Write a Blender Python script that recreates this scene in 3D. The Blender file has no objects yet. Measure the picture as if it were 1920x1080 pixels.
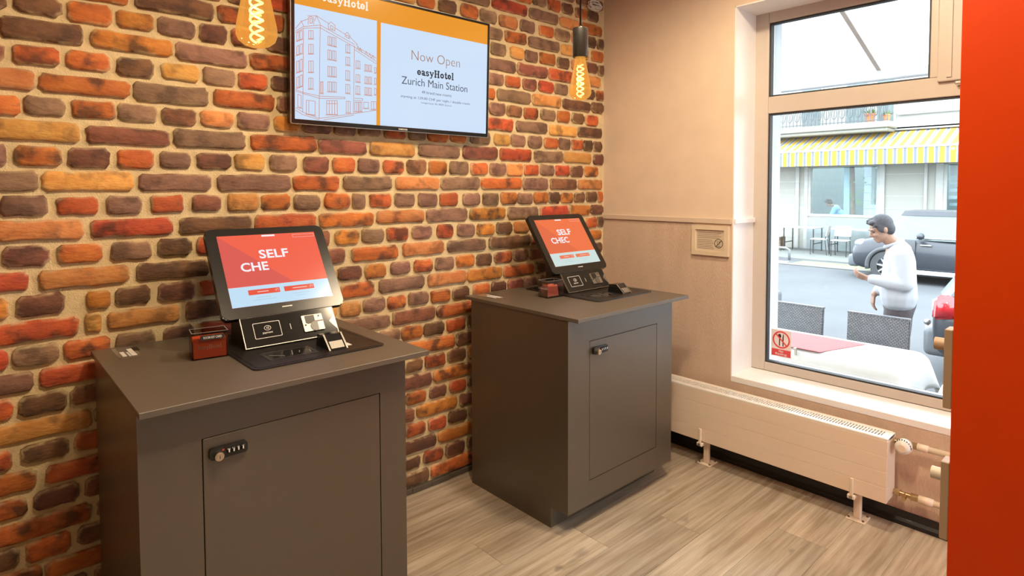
import bpy, bmesh, math, random
from mathutils import Vector, Matrix

S = bpy.context.scene
COL = S.collection
R = math.radians
random.seed(11)

# ------------------------------------------------------------------ camera
def make_camera():
    yaw, pitch, roll = R(47.121), R(-2.4028), -0.0021676
    f = Vector((math.cos(yaw) * math.cos(pitch), math.sin(yaw) * math.cos(pitch), math.sin(pitch)))
    r = f.cross(Vector((0, 0, 1))).normalized()
    u = r.cross(f)
    c, s = math.cos(roll), math.sin(roll)
    r2, u2 = c * r + s * u, c * u - s * r
    cam = bpy.data.cameras.new('camera')
    o = bpy.data.objects.new('camera', cam)
    COL.objects.link(o)
    m = Matrix((r2, u2, -f)).transposed().to_4x4()
    m.translation = (0, 0, 1.6)
    o.matrix_world = m
    cam.sensor_width = 36
    cam.lens = 1125.03 / 1920 * 36
    cam.shift_x = -(984.42 - 960) / 1920
    cam.shift_y = (401.38 - 540) / 1920
    cam.clip_start = 0.05
    cam.clip_end = 200
    S.camera = o
make_camera()

# ------------------------------------------------------------------ world, sun, exposure
SKY_STRENGTH = 9.5
SUN_STRENGTH = 1.5
EXPOSURE = 0.0
w = bpy.data.worlds.new('sky'); S.world = w
w.use_nodes = True
bg = w.node_tree.nodes['Background']
bg.inputs[0].default_value = (0.83, 0.92, 1.0, 1)
bg.inputs[1].default_value = SKY_STRENGTH
sun = bpy.data.lights.new('sun', 'SUN'); sun.energy = SUN_STRENGTH; sun.angle = R(8); sun.color = (1, .97, .9)
so = bpy.data.objects.new('sun', sun); COL.objects.link(so)
so.rotation_euler = Vector((0.62, 0.25, -1.0)).to_track_quat('-Z', 'Y').to_euler()
S.view_settings.view_transform = 'Standard'
S.view_settings.look = 'None'
S.view_settings.gamma = 1
S.view_settings.use_curve_mapping = False
S.view_settings.exposure = EXPOSURE

# ------------------------------------------------------------------ materials
MATS = {}
def srgb(r, g, b):
    return tuple(((v / 255) / 12.92 if v <= 10 else (((v / 255) + .055) / 1.055) ** 2.4) for v in (r, g, b))
def pm(name, color=(.5, .5, .5), rough=.5, metal=0, var=.06, vscale=8, bump=0, bscale=60, emit=None, estr=1, coat=0, alpha=1, stretch=(1, 1, 1), spec=.5, objvar=0):
    if name in MATS: return MATS[name]
    m = bpy.data.materials.new(name); m.use_nodes = True
    nt = m.node_tree; N = nt.nodes; L = nt.links
    p = N['Principled BSDF']
    tc = N.new('ShaderNodeTexCoord'); mp = N.new('ShaderNodeMapping'); mp.inputs['Scale'].default_value = stretch
    L.new(tc.outputs['Object'], mp.inputs[0])
    no = N.new('ShaderNodeTexNoise'); no.inputs['Scale'].default_value = vscale; no.inputs['Detail'].default_value = 4
    L.new(mp.outputs[0], no.inputs['Vector'])
    mr = N.new('ShaderNodeMapRange'); mr.inputs[1].default_value = .3; mr.inputs[2].default_value = .7
    mr.inputs[3].default_value = 1 - var; mr.inputs[4].default_value = 1 + var
    L.new(no.outputs[0], mr.inputs[0])
    hs = N.new('ShaderNodeHueSaturation'); hs.inputs['Color'].default_value = (*color, 1)
    val = mr.outputs[0]
    if objvar:
        oi = N.new('ShaderNodeObjectInfo'); m2 = N.new('ShaderNodeMapRange')
        m2.inputs[3].default_value = 1 - objvar; m2.inputs[4].default_value = 1 + objvar
        L.new(oi.outputs['Random'], m2.inputs[0])
        mu = N.new('ShaderNodeMath'); mu.operation = 'MULTIPLY'
        L.new(mr.outputs[0], mu.inputs[0]); L.new(m2.outputs[0], mu.inputs[1]); val = mu.outputs[0]
    L.new(val, hs.inputs['Value'])
    L.new(hs.outputs[0], p.inputs['Base Color'])
    p.inputs['Roughness'].default_value = rough; p.inputs['Metallic'].default_value = metal
    p.inputs['Specular IOR Level'].default_value = spec
    if coat: p.inputs['Coat Weight'].default_value = coat; p.inputs['Coat Roughness'].default_value = .05
    if emit:
        p.inputs['Emission Color'].default_value = (*emit, 1); p.inputs['Emission Strength'].default_value = estr
    if bump:
        n2 = N.new('ShaderNodeTexNoise'); n2.inputs['Scale'].default_value = bscale; n2.inputs['Detail'].default_value = 3
        L.new(mp.outputs[0], n2.inputs['Vector'])
        b = N.new('ShaderNodeBump'); b.inputs['Strength'].default_value = bump; b.inputs['Distance'].default_value = .004
        L.new(n2.outputs[0], b.inputs['Height']); L.new(b.outputs[0], p.inputs['Normal'])
    MATS[name] = m
    return m
def glass(name, tint=(.97, .99, .99), rough=0.0, refl=1.0):
    if name in MATS: return MATS[name]
    m = bpy.data.materials.new(name); m.use_nodes = True
    nt = m.node_tree; N = nt.nodes; L = nt.links; N.remove(N['Principled BSDF'])
    t = N.new('ShaderNodeBsdfTransparent'); t.inputs[0].default_value = (*tint, 1)
    g = N.new('ShaderNodeBsdfGlossy'); g.inputs['Roughness'].default_value = rough
    fr = N.new('ShaderNodeFresnel'); fr.inputs[0].default_value = 1.45
    mu = N.new('ShaderNodeMath'); mu.operation = 'MULTIPLY'; mu.inputs[1].default_value = refl
    L.new(fr.outputs[0], mu.inputs[0])
    mx = N.new('ShaderNodeMixShader'); L.new(mu.outputs[0], mx.inputs[0])
    L.new(t.outputs[0], mx.inputs[1]); L.new(g.outputs[0], mx.inputs[2])
    L.new(mx.outputs[0], N['Material Output'].inputs[0])
    MATS[name] = m
    return m
def lampglass(name, tint, glow, amount):
    m = glass(name, tint, 0, .45); nt = m.node_tree; N = nt.nodes; L = nt.links
    out = N['Material Output']; src = out.inputs[0].links[0].from_socket
    e = N.new('ShaderNodeEmission'); e.inputs[0].default_value = (*glow, 1); e.inputs[1].default_value = 1
    mx = N.new('ShaderNodeMixShader'); mx.inputs[0].default_value = amount
    L.new(src, mx.inputs[1]); L.new(e.outputs[0], mx.inputs[2]); L.new(mx.outputs[0], out.inputs[0])
    return m
def emis(name, color, strength=1.0, rough=.15):
    return pm(name, (0.01, 0.01, 0.01), rough=rough, emit=color, estr=strength, spec=.4)

# ------------------------------------------------------------------ mesh helpers
def link(o, parent=None):
    COL.objects.link(o)
    if parent is not None: o.parent = parent
    return o
def obj(name, bm, mat, parent=None, smooth=False, mods=None, loc=None):
    me = bpy.data.meshes.new(name)
    bmesh.ops.recalc_face_normals(bm, faces=bm.faces)
    if smooth:
        for f in bm.faces: f.smooth = True
    bm.to_mesh(me); bm.free()
    if isinstance(mat, (list, tuple)):
        for q in mat: me.materials.append(q)
    else: me.materials.append(mat)
    o = link(bpy.data.objects.new(name, me), parent)
    if loc is not None: o.location = loc
    if smooth == 'auto': auto(o)
    return o
def auto(o, ang=35):
    me = o.data
    bm = bmesh.new(); bm.from_mesh(me)
    for e in bm.edges:
        if len(e.link_faces) == 2 and e.calc_face_angle(0) > R(ang): e.smooth = False
    for f in bm.faces: f.smooth = True
    bm.to_mesh(me); bm.free()
def NB(): return bmesh.new()
def bx(bm, x0, x1, y0, y1, z0, z1, bev=0, seg=1):
    x0, x1 = min(x0, x1), max(x0, x1); y0, y1 = min(y0, y1), max(y0, y1); z0, z1 = min(z0, z1), max(z0, z1)
    r = bmesh.ops.create_cube(bm, size=1)
    vs = r['verts']
    for v in vs:
        v.co = Vector(((x0 + x1) / 2 + v.co.x * (x1 - x0), (y0 + y1) / 2 + v.co.y * (y1 - y0), (z0 + z1) / 2 + v.co.z * (z1 - z0)))
    if bev:
        es = list({e for v in vs for e in v.link_edges})
        bmesh.ops.bevel(bm, geom=es, offset=bev, segments=seg, profile=.5, affect='EDGES')
    return bm
def box(x0, x1, y0, y1, z0, z1, bev=0, seg=1):
    return bx(NB(), x0, x1, y0, y1, z0, z1, bev, seg)
def cyl(bm, p0, p1, r, seg=16, r2=None):
    p0, p1 = Vector(p0), Vector(p1); d = p1 - p0
    q = d.to_track_quat('Z', 'Y').to_matrix().to_4x4(); q.translation = (p0 + p1) / 2
    bmesh.ops.create_cone(bm, cap_ends=True, segments=seg, radius1=r, radius2=r if r2 is None else r2, depth=d.length, matrix=q)
    return bm
def tube(bm, pts, r, seg=8, closed=False):
    pts = [Vector(p) for p in pts]; n = len(pts); rings = []
    rr = r if isinstance(r, (list, tuple)) else [r] * n
    prev = None
    for i, p in enumerate(pts):
        if closed: t = pts[(i + 1) % n] - pts[i - 1]
        else: t = pts[min(i + 1, n - 1)] - pts[max(i - 1, 0)]
        t.normalize()
        if prev is None:
            a = t.orthogonal().normalized()
        else:
            a = (prev - t * prev.dot(t)).normalized()
        prev = a; b = t.cross(a)
        rings.append([bm.verts.new(p + (a * math.cos(k * 2 * math.pi / seg) + b * math.sin(k * 2 * math.pi / seg)) * rr[i]) for k in range(seg)])
    for i in range(n if closed else n - 1):
        A, B = rings[i], rings[(i + 1) % n]
        for k in range(seg): bm.faces.new((A[k], A[(k + 1) % seg], B[(k + 1) % seg], B[k]))
    if not closed:
        bm.faces.new(rings[0][::-1]); bm.faces.new(rings[-1])
    return bm
def lathe(bm, prof, seg=24, origin=(0, 0, 0), axis='Z'):
    rings = []
    o = Vector(origin)
    def P(r, h, a):
        c, s = r * math.cos(a), r * math.sin(a)
        return o + (Vector((c, s, h)) if axis == 'Z' else Vector((h, c, s)) if axis == 'X' else Vector((c, h, s)))
    for r, h in prof:
        if r < 1e-5: rings.append([bm.verts.new(P(0, h, 0))])
        else: rings.append([bm.verts.new(P(r, h, k * 2 * math.pi / seg)) for k in range(seg)])
    for A, B in zip(rings, rings[1:]):
        for k in range(seg):
            a, b = A[k % len(A)], A[(k + 1) % len(A)]; c, d = B[(k + 1) % len(B)], B[k % len(B)]
            fs = []
            for v in (a, b, c, d):
                if v not in fs: fs.append(v)
            if len(fs) > 2: bm.faces.new(fs)
    return bm
def prism(bm, pts, axis, a, b):
    def P(u, v, h):
        return (h, u, v) if axis == 'X' else (u, h, v) if axis == 'Y' else (u, v, h)
    A = [bm.verts.new(P(u, v, a)) for u, v in pts]; B = [bm.verts.new(P(u, v, b)) for u, v in pts]
    bm.faces.new(A); bm.faces.new(B[::-1]); n = len(pts)
    for k in range(n): bm.faces.new((A[k], A[(k + 1) % n], B[(k + 1) % n], B[k]))
    return bm
def rrect(x0, x1, y0, y1, r, seg=5):
    out = []
    for cx, cy, a0 in ((x1 - r, y0 + r, -90), (x1 - r, y1 - r, 0), (x0 + r, y1 - r, 90), (x0 + r, y0 + r, 180)):
        for k in range(seg + 1):
            a = R(a0 + 90 * k / seg); out.append((cx + r * math.cos(a), cy + r * math.sin(a)))
    return out
def ringplate(bm, outer, inner, z0, z1):
    n = len(outer)
    vs = [[bm.verts.new((u, v, z)) for u, v in pts] for pts, z in ((outer, z0), (outer, z1), (inner, z1), (inner, z0))]
    for i in range(4):
        A, B = vs[i], vs[(i + 1) % 4]
        for k in range(n): bm.faces.new((A[k], A[(k + 1) % n], B[(k + 1) % n], B[k]))
    return bm
def capsule(bm, p0, p1, r0, r1, seg=12):
    p0, p1 = Vector(p0), Vector(p1); d = p1 - p0; Ln = d.length
    q = d.to_track_quat('Z', 'Y').to_matrix().to_4x4(); q.translation = p0
    prof = [(0, -r0)] + [(r0 * math.cos(R(a)), r0 * math.sin(R(a))) for a in (-60, -30, 0)] + [(r1 * math.cos(R(a)), Ln + r1 * math.sin(R(a))) for a in (0, 30, 60)] + [(0, Ln + r1)]
    b2 = NB(); lathe(b2, prof, seg)
    for v in b2.verts: v.co = q @ v.co
    me = bpy.data.meshes.new('t'); b2.to_mesh(me); b2.free(); bm.from_mesh(me); bpy.data.meshes.remove(me)
def ellip(bm, c, rx, ry, rz, rot=None, seg=20):
    m = Matrix.Translation(c) @ (rot.to_4x4() if rot else Matrix.Identity(4)) @ Matrix.Diagonal((rx, ry, rz, 1))
    bmesh.ops.create_uvsphere(bm, u_segments=seg, v_segments=seg // 2, radius=1, matrix=m)
def thing(name, label, cat, loc=(0, 0, 0), rotz=0, group=None, kind=None):
    o = link(bpy.data.objects.new(name, None)); o.location = loc; o.rotation_euler = (0, 0, rotz); o.empty_display_size = .1
    return tag(o, label, cat, group, kind)
def tag(o, label=None, cat=None, group=None, kind=None):
    if label: o['label'] = label
    if cat: o['category'] = cat
    if group: o['group'] = group
    if kind: o['kind'] = kind
    return o
def plane_frame(origin, V, N):
    V, N = Vector(V).normalized(), Vector(N).normalized(); U = V.cross(N)
    m = Matrix((U, V, N)).transposed().to_4x4(); m.translation = origin
    return m
def flat(name, pts, mat, parent, h=0, t=.0006):
    return obj(name, prism(NB(), pts, 'Z', h, h + t), mat, parent)
def rect(u0, u1, v0, v1): return [(u0, v0), (u1, v0), (u1, v1), (u0, v1)]
def text(name, body, box_, mat, parent, h=0, bold=0, t=.0004, spacing=1.0, slab=False):
    cu = bpy.data.curves.new('t', 'FONT'); cu.body = body; cu.size = 1; cu.offset = bold; cu.extrude = .001
    cu.space_character = spacing; cu.resolution_u = 3
    to = bpy.data.objects.new('t', cu); COL.objects.link(to)
    dg = bpy.context.evaluated_depsgraph_get(); me = bpy.data.meshes.new_from_object(to.evaluated_get(dg))
    bpy.data.objects.remove(to); bpy.data.curves.remove(cu)
    xs = [v.co.x for v in me.vertices]; ys = [v.co.y for v in me.vertices]; zs = [v.co.z for v in me.vertices]
    u0, u1, v0, v1 = box_
    for v in me.vertices:
        v.co = ((v.co.x - min(xs)) / (max(xs) - min(xs)) * (u1 - u0) + u0, (v.co.y - min(ys)) / (max(ys) - min(ys)) * (v1 - v0) + v0,
                h + (t if v.co.z > 0 else 0))
    me.materials.clear(); me.materials.append(mat); me.name = name
    return link(bpy.data.objects.new(name, me), parent)
def strips(bm, line, wd, h=0, t=.0005):
    for (a, b), (c, d) in zip(line, line[1:]):
        dx, dy = c - a, d - b; l = math.hypot(dx, dy)
        if l < 1e-6: continue
        nx, ny = -dy / l * wd / 2, dx / l * wd / 2; ex, ey = dx / l * wd / 2, dy / l * wd / 2
        prism(bm, [(a + nx - ex, b + ny - ey), (a - nx - ex, b - ny - ey), (c - nx + ex, d - ny + ey), (c + nx + ex, d + ny + ey)], 'Z', h, h + t)
def copy_tree(o, parent=None):
    c = o.copy(); COL.objects.link(c); c.parent = parent
    for ch in list(o.children): copy_tree(ch, c)
    return c
# ------------------------------------------------------------------ colours
WHITE = pm('white_paint', (.88, .88, .88), .45, var=.02)
CREAM = pm('cream_wall', (.74, .605, .47), .85, var=.03, bump=.15, bscale=300)
WAINS = pm('textured_wallpaper', (.64, .49, .37), .75, var=.05, bump=.9, bscale=140, stretch=(1, 1.6, .45))
RAILM = pm('rail_paint', (.66, .54, .43), .55, var=.02)
UPVC = pm('window_frame_plastic', (.56, .50, .44), .35, var=.02)
SEAL = pm('rubber_seal', (.035, .04, .045), .6)
BLACK = pm('black_plastic', (.012, .011, .010), .38, var=.1)
FASC = pm('fascia_black', (.014, .013, .012), .12, var=.05, spec=.25)
GLOSSB = pm('gloss_black', (.012, .012, .012), .18, var=.05)
GREYLAM = pm('grey_laminate', (.077, .058, .037), .34, var=.04, bump=.05, bscale=500, spec=1.0)
GREYTOP = pm('grey_worktop', (.115, .095, .073), .38, var=.04, bump=.06, bscale=500)
DGREY = pm('dark_laminate', (.05, .04, .032), .45, var=.06)
STEEL = pm('brushed_steel', (.38, .365, .335), .42, 1, var=.05, vscale=40)
CHROME = pm('chrome', (.75, .74, .72), .12, 1)
BRASS = pm('brass_fitting', (.55, .40, .22), .3, 1, var=.1)
ORANGE = pm('orange_lacquer', (.58, .046, .001), .45, var=.03, spec=.2)
TAUPE = pm('taupe_lacquer', (.36, .25, .17), .5, var=.03)
RADW = pm('radiator_enamel', (.80, .675, .535), .4, var=.02)
RADTOP = pm('radiator_grille_white', (.78, .75, .70), .35, var=.02)
PRINTW = pm('white_print', (.75, .74, .72), .6, var=.02)
PRINTK = pm('black_print', (.02, .02, .02), .6)
CLOTH = pm('white_tablecloth', (.46, .46, .46), .9, var=.03)
MORTAR = pm('sandy_mortar', (.66, .52, .30), .95, var=.10, vscale=30, bump=.8, bscale=180)

def brick_mat(name, col, col2, stain):
    m = bpy.data.materials.new(name); m.use_nodes = True
    nt = m.node_tree; N = nt.nodes; L = nt.links; p = N['Principled BSDF']
    tc = N.new('ShaderNodeTexCoord'); oi = N.new('ShaderNodeObjectInfo')
    geo = N.new('ShaderNodeNewGeometry')
    ws = N.new('ShaderNodeMapping'); ws.inputs['Scale'].default_value = (1, 1, 2.2)
    L.new(geo.outputs['Position'], ws.inputs[0])
    n1 = N.new('ShaderNodeTexNoise'); n1.inputs['Scale'].default_value = 9; n1.inputs['Detail'].default_value = 5; n1.inputs['Roughness'].default_value = .6
    L.new(ws.outputs[0], n1.inputs['Vector'])
    cr = N.new('ShaderNodeValToRGB'); cr.color_ramp.elements[0].position = .36; cr.color_ramp.elements[1].position = .62
    cr.color_ramp.elements[0].color = (*col2, 1); cr.color_ramp.elements[1].color = (*col, 1)
    L.new(n1.outputs[0], cr.inputs[0])
    n2 = N.new('ShaderNodeTexNoise'); n2.inputs['Scale'].default_value = 14; n2.inputs['Detail'].default_value = 3
    L.new(geo.outputs['Position'], n2.inputs['Vector'])
    mr = N.new('ShaderNodeMapRange'); mr.inputs[1].default_value = .50; mr.inputs[2].default_value = .66; mr.inputs[4].default_value = stain
    L.new(n2.outputs[0], mr.inputs[0])
    mx = N.new('ShaderNodeMix'); mx.data_type = 'RGBA'; mx.inputs[7].default_value = (.05, .025, .015, 1)
    L.new(mr.outputs[0], mx.inputs[0]); L.new(cr.outputs[0], mx.inputs[6])
    at = N.new('ShaderNodeAttribute'); at.attribute_name = 'worn'
    n4 = N.new('ShaderNodeTexNoise'); n4.inputs['Scale'].default_value = 26; n4.inputs['Detail'].default_value = 4; L.new(geo.outputs['Position'], n4.inputs['Vector'])
    m5 = N.new('ShaderNodeMapRange'); m5.inputs[1].default_value = .38; m5.inputs[2].default_value = .66; m5.inputs[4].default_value = .75; L.new(n4.outputs[0], m5.inputs[0])
    mw = N.new('ShaderNodeMath'); mw.operation = 'MULTIPLY'; L.new(at.outputs['Fac'], mw.inputs[0]); L.new(m5.outputs[0], mw.inputs[1])
    mx2 = N.new('ShaderNodeMix'); mx2.data_type = 'RGBA'; mx2.inputs[7].default_value = (.62, .48, .28, 1); L.new(mw.outputs[0], mx2.inputs[0]); L.new(mx.outputs[2], mx2.inputs[6]); mx = mx2
    hs = N.new('ShaderNodeHueSaturation'); L.new(mx.outputs[2], hs.inputs['Color'])
    m3 = N.new('ShaderNodeMapRange'); m3.inputs[3].default_value = .8; m3.inputs[4].default_value = 1.22
    L.new(oi.outputs['Random'], m3.inputs[0]); L.new(m3.outputs[0], hs.inputs['Value'])
    m4 = N.new('ShaderNodeMapRange'); m4.inputs[3].default_value = .485; m4.inputs[4].default_value = .515
    mm = N.new('ShaderNodeMath'); mm.operation = 'FRACT'; mk = N.new('ShaderNodeMath'); mk.operation = 'MULTIPLY'; mk.inputs[1].default_value = 7.3
    L.new(oi.outputs['Random'], mk.inputs[0]); L.new(mk.outputs[0], mm.inputs[0]); L.new(mm.outputs[0], m4.inputs[0]); L.new(m4.outputs[0], hs.inputs['Hue'])
    L.new(hs.outputs[0], p.inputs['Base Color'])
    p.inputs['Roughness'].default_value = .8
    n3 = N.new('ShaderNodeTexNoise'); n3.inputs['Scale'].default_value = 45; n3.inputs['Detail'].default_value = 5
    L.new(ws.outputs[0], n3.inputs['Vector'])
    b = N.new('ShaderNodeBump'); b.inputs['Strength'].default_value = .7; b.inputs['Distance'].default_value = .006
    L.new(n3.outputs[0], b.inputs['Height']); L.new(b.outputs[0], p.inputs['Normal'])
    return m
BM = {'r': brick_mat('brick_red', (.56, .125, .030), (.36, .075, .022), .75),
      'o': brick_mat('brick_orange', (.60, .20, .040), (.42, .11, .025), .8),
      't': brick_mat('brick_tan', (.68, .32, .095), (.56, .22, .055), .55),
      'd': brick_mat('brick_dark', (.20, .085, .042), (.11, .048, .028), .6),
      'p': brick_mat('brick_plum', (.30, .165, .105), (.20, .105, .066), .55),
      'q': brick_mat('brick_maroon', (.30, .11, .060), (.18, .065, .036), .6)}

# ------------------------------------------------------------------ room shell
WY, WX, CEIL = 2.685, 3.235, 3.12
X0, Y0 = -1.7, -2.3
wall_back = tag(obj('wall_back', box(X0 - .2, 3.70, WY, WY + .3, -.45, CEIL + .15), MORTAR), 'brick clad wall with sandy mortar joints behind the kiosks', 'wall', kind='structure')
wall_left = tag(obj('wall_left', box(X0 - .2, X0, Y0 - .2, WY, -.1, CEIL + .15), pm('low_bounce_brown', (.16, .12, .085), .8)), 'unseen lobby wall, coloured dark brown to cut bounced light', 'wall', kind='structure')  # unseen wall, dark colour chosen to keep bounced light low
bm = NB()
GX0, GX1, GZ0, GZ1 = 2.10, 3.15, .30, 2.75     # unseen window added behind the camera for daylight
bx(bm, X0, GX0, Y0 - .2, Y0, -.45, CEIL + .15); bx(bm, GX1, 3.66, Y0 - .2, Y0, -.45, CEIL + .15); bx(bm, GX0, GX1, Y0 - .2, Y0, -.45, GZ0); bx(bm, GX0, GX1, Y0 - .2, Y0, GZ1, CEIL + .15)
wall_front = tag(obj('wall_front', bm, CREAM), 'cream wall behind the camera', 'wall', kind='structure')
ceiling = tag(obj('ceiling', box(X0, WX, Y0, WY, CEIL, CEIL + .15), pm('ceiling_white', (.72, .66, .58), .9)), 'plain pale ceiling of the lobby', 'ceiling', kind='structure')

# window opening in the right wall
OY0, OY1, OZ0, OZ1 = -.10, 1.72, .51, 2.635
FX = 3.475                      # inner face of window frame
XO = 3.66                       # outer face of the wall
bm = NB()
bx(bm, WX, XO, OY1, WY, -.45, CEIL + .15)
DY0, DY1, DZ1 = -2.0, -.30, 2.55     # unseen glazed door added beside the window for daylight
bx(bm, WX, XO, Y0, DY0, -.45, CEIL + .15)
bx(bm, WX, XO, DY1, OY0, -.45, CEIL + .15)
bx(bm, WX, XO, DY0, DY1, -.45, -.002)
bx(bm, WX, XO, DY0, DY1, DZ1, CEIL + .15)
bx(bm, WX, XO, OY0, OY1, -.45, OZ0 - .035)
bx(bm, WX, XO, OY0, OY1, OZ1, CEIL + .15)
wall_right = tag(obj('wall_right', bm, CREAM), 'cream painted window wall above a taupe textured dado', 'wall', kind='structure')
bm = NB()
bx(bm, WX - .004, WX, OY1, WY, 0, 1.39)
bx(bm, WX - .004, WX, Y0, DY0, 0, 1.39)
bx(bm, WX - .004, WX, DY1, OY0, 0, 1.39)
bx(bm, WX - .004, WX, OY0, OY1, 0, OZ0 - .037)
tag(obj('wainscot', bm, WAINS, wall_right), 'taupe textured wallpaper below the rail')
for nm, a in (('jamb_lining', (WX - .002, FX, OY1 - .006, OY1, OZ0, OZ1)), ('head_lining', (WX - .002, FX, OY0, OY1, OZ1 - .006, OZ1)), ('jamb_lining', (WX - .002, FX, OY0, OY0 + .006, OZ0, OZ1))):
    obj(nm, box(*a), WHITE, wall_right)
# chair rail
bm = NB(); bx(bm, WX - .016, WX, OY1 + .002, WY - .016, 1.392, 1.425, .004, 2)
tag(obj('trim_1', bm, RAILM), 'narrow beige chair rail above the textured dado', 'chair rail', kind='structure')
bm = NB(); bx(bm, WX - .002, FX - .001, OY1 - .020, OY1 - .006, 1.395, 1.424, .003, 2)
tag(obj('trim_2', bm, WHITE), 'short white rail end on the window reveal', 'chair rail', kind='structure')
bm = NB()
prism(bm, [(WX - .004, 0), (WX - .030, 0), (WX - .028, .018), (WX - .016, .030), (WX - .014, .062), (WX - .004, .062)], 'Y', DY1, WY - .016)
tag(obj('baseboard_right', bm, pm('black_skirting', (.010, .010, .012), .3)), 'black skirting board below the radiator', 'skirting board', kind='structure')
bm = NB()
x = X0
while x < 3.2:                  # uneven strip of grout where bricks meet the floor
    x2 = min(3.2, x + random.uniform(.1, .2)); bx(bm, x, x2, WY - .020 - random.uniform(0, .006), WY, 0, .026 + random.uniform(0, .006), .003); x = x2
obj('mortar_foot', bm, pm('dark_grout', (.10, .08, .06), .95, bump=.5), wall_back)

# bricks
def brick_mesh(long, seed):
    rnd = random.Random(seed); w_, h_ = (.266 if long else .127), .068
    n = 18 if long else 14; pts = []
    base = rrect(-w_ / 2, w_ / 2, -h_ / 2, h_ / 2, rnd.uniform(.010, .016), 1)   # 8 corner points
    out = []
    for i in range(8):
        a, b = base[i], base[(i + 1) % 8]; out.append(a)
        l = math.hypot(b[0] - a[0], b[1] - a[1]); k = 1 if l < .06 else (2 if l < .15 else 4)
        if l > .02:
            for j in range(1, k + 1): out.append((a[0] + (b[0] - a[0]) * j / (k + 1), a[1] + (b[1] - a[1]) * j / (k + 1)))
    out = [(u + rnd.uniform(-.0028, .0028), v + rnd.uniform(-.0028, .0028)) for u, v in out]
    bm = NB(); n = len(out); lay = bm.verts.layers.float.new('worn')
    A = [bm.verts.new((u * 1.0, 0, v)) for u, v in out]
    B = [bm.verts.new((u - math.copysign(.0015, u), -.012 - rnd.uniform(0, .002), v - math.copysign(.0015, v))) for u, v in out]
    Cc = [bm.verts.new((u - math.copysign(min(.009, abs(u) * .4), u), -.0178 + rnd.uniform(-.0014, .0014), v - math.copysign(min(.009, abs(v) * .45), v))) for u, v in out]
    for P_, Q_ in ((A, B), (B, Cc)):
        for k in range(n): bm.faces.new((P_[k], P_[(k + 1) % n], Q_[(k + 1) % n], Q_[k]))
    bm.faces.new(Cc)
    bmesh.ops.recalc_face_normals(bm, faces=bm.faces)
    for f in bm.faces: f.smooth = True
    for v in A + B: v[lay] = 1.0
    me = bpy.data.meshes.new('brick'); bm.to_mesh(me); bm.free()
    return me
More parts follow.
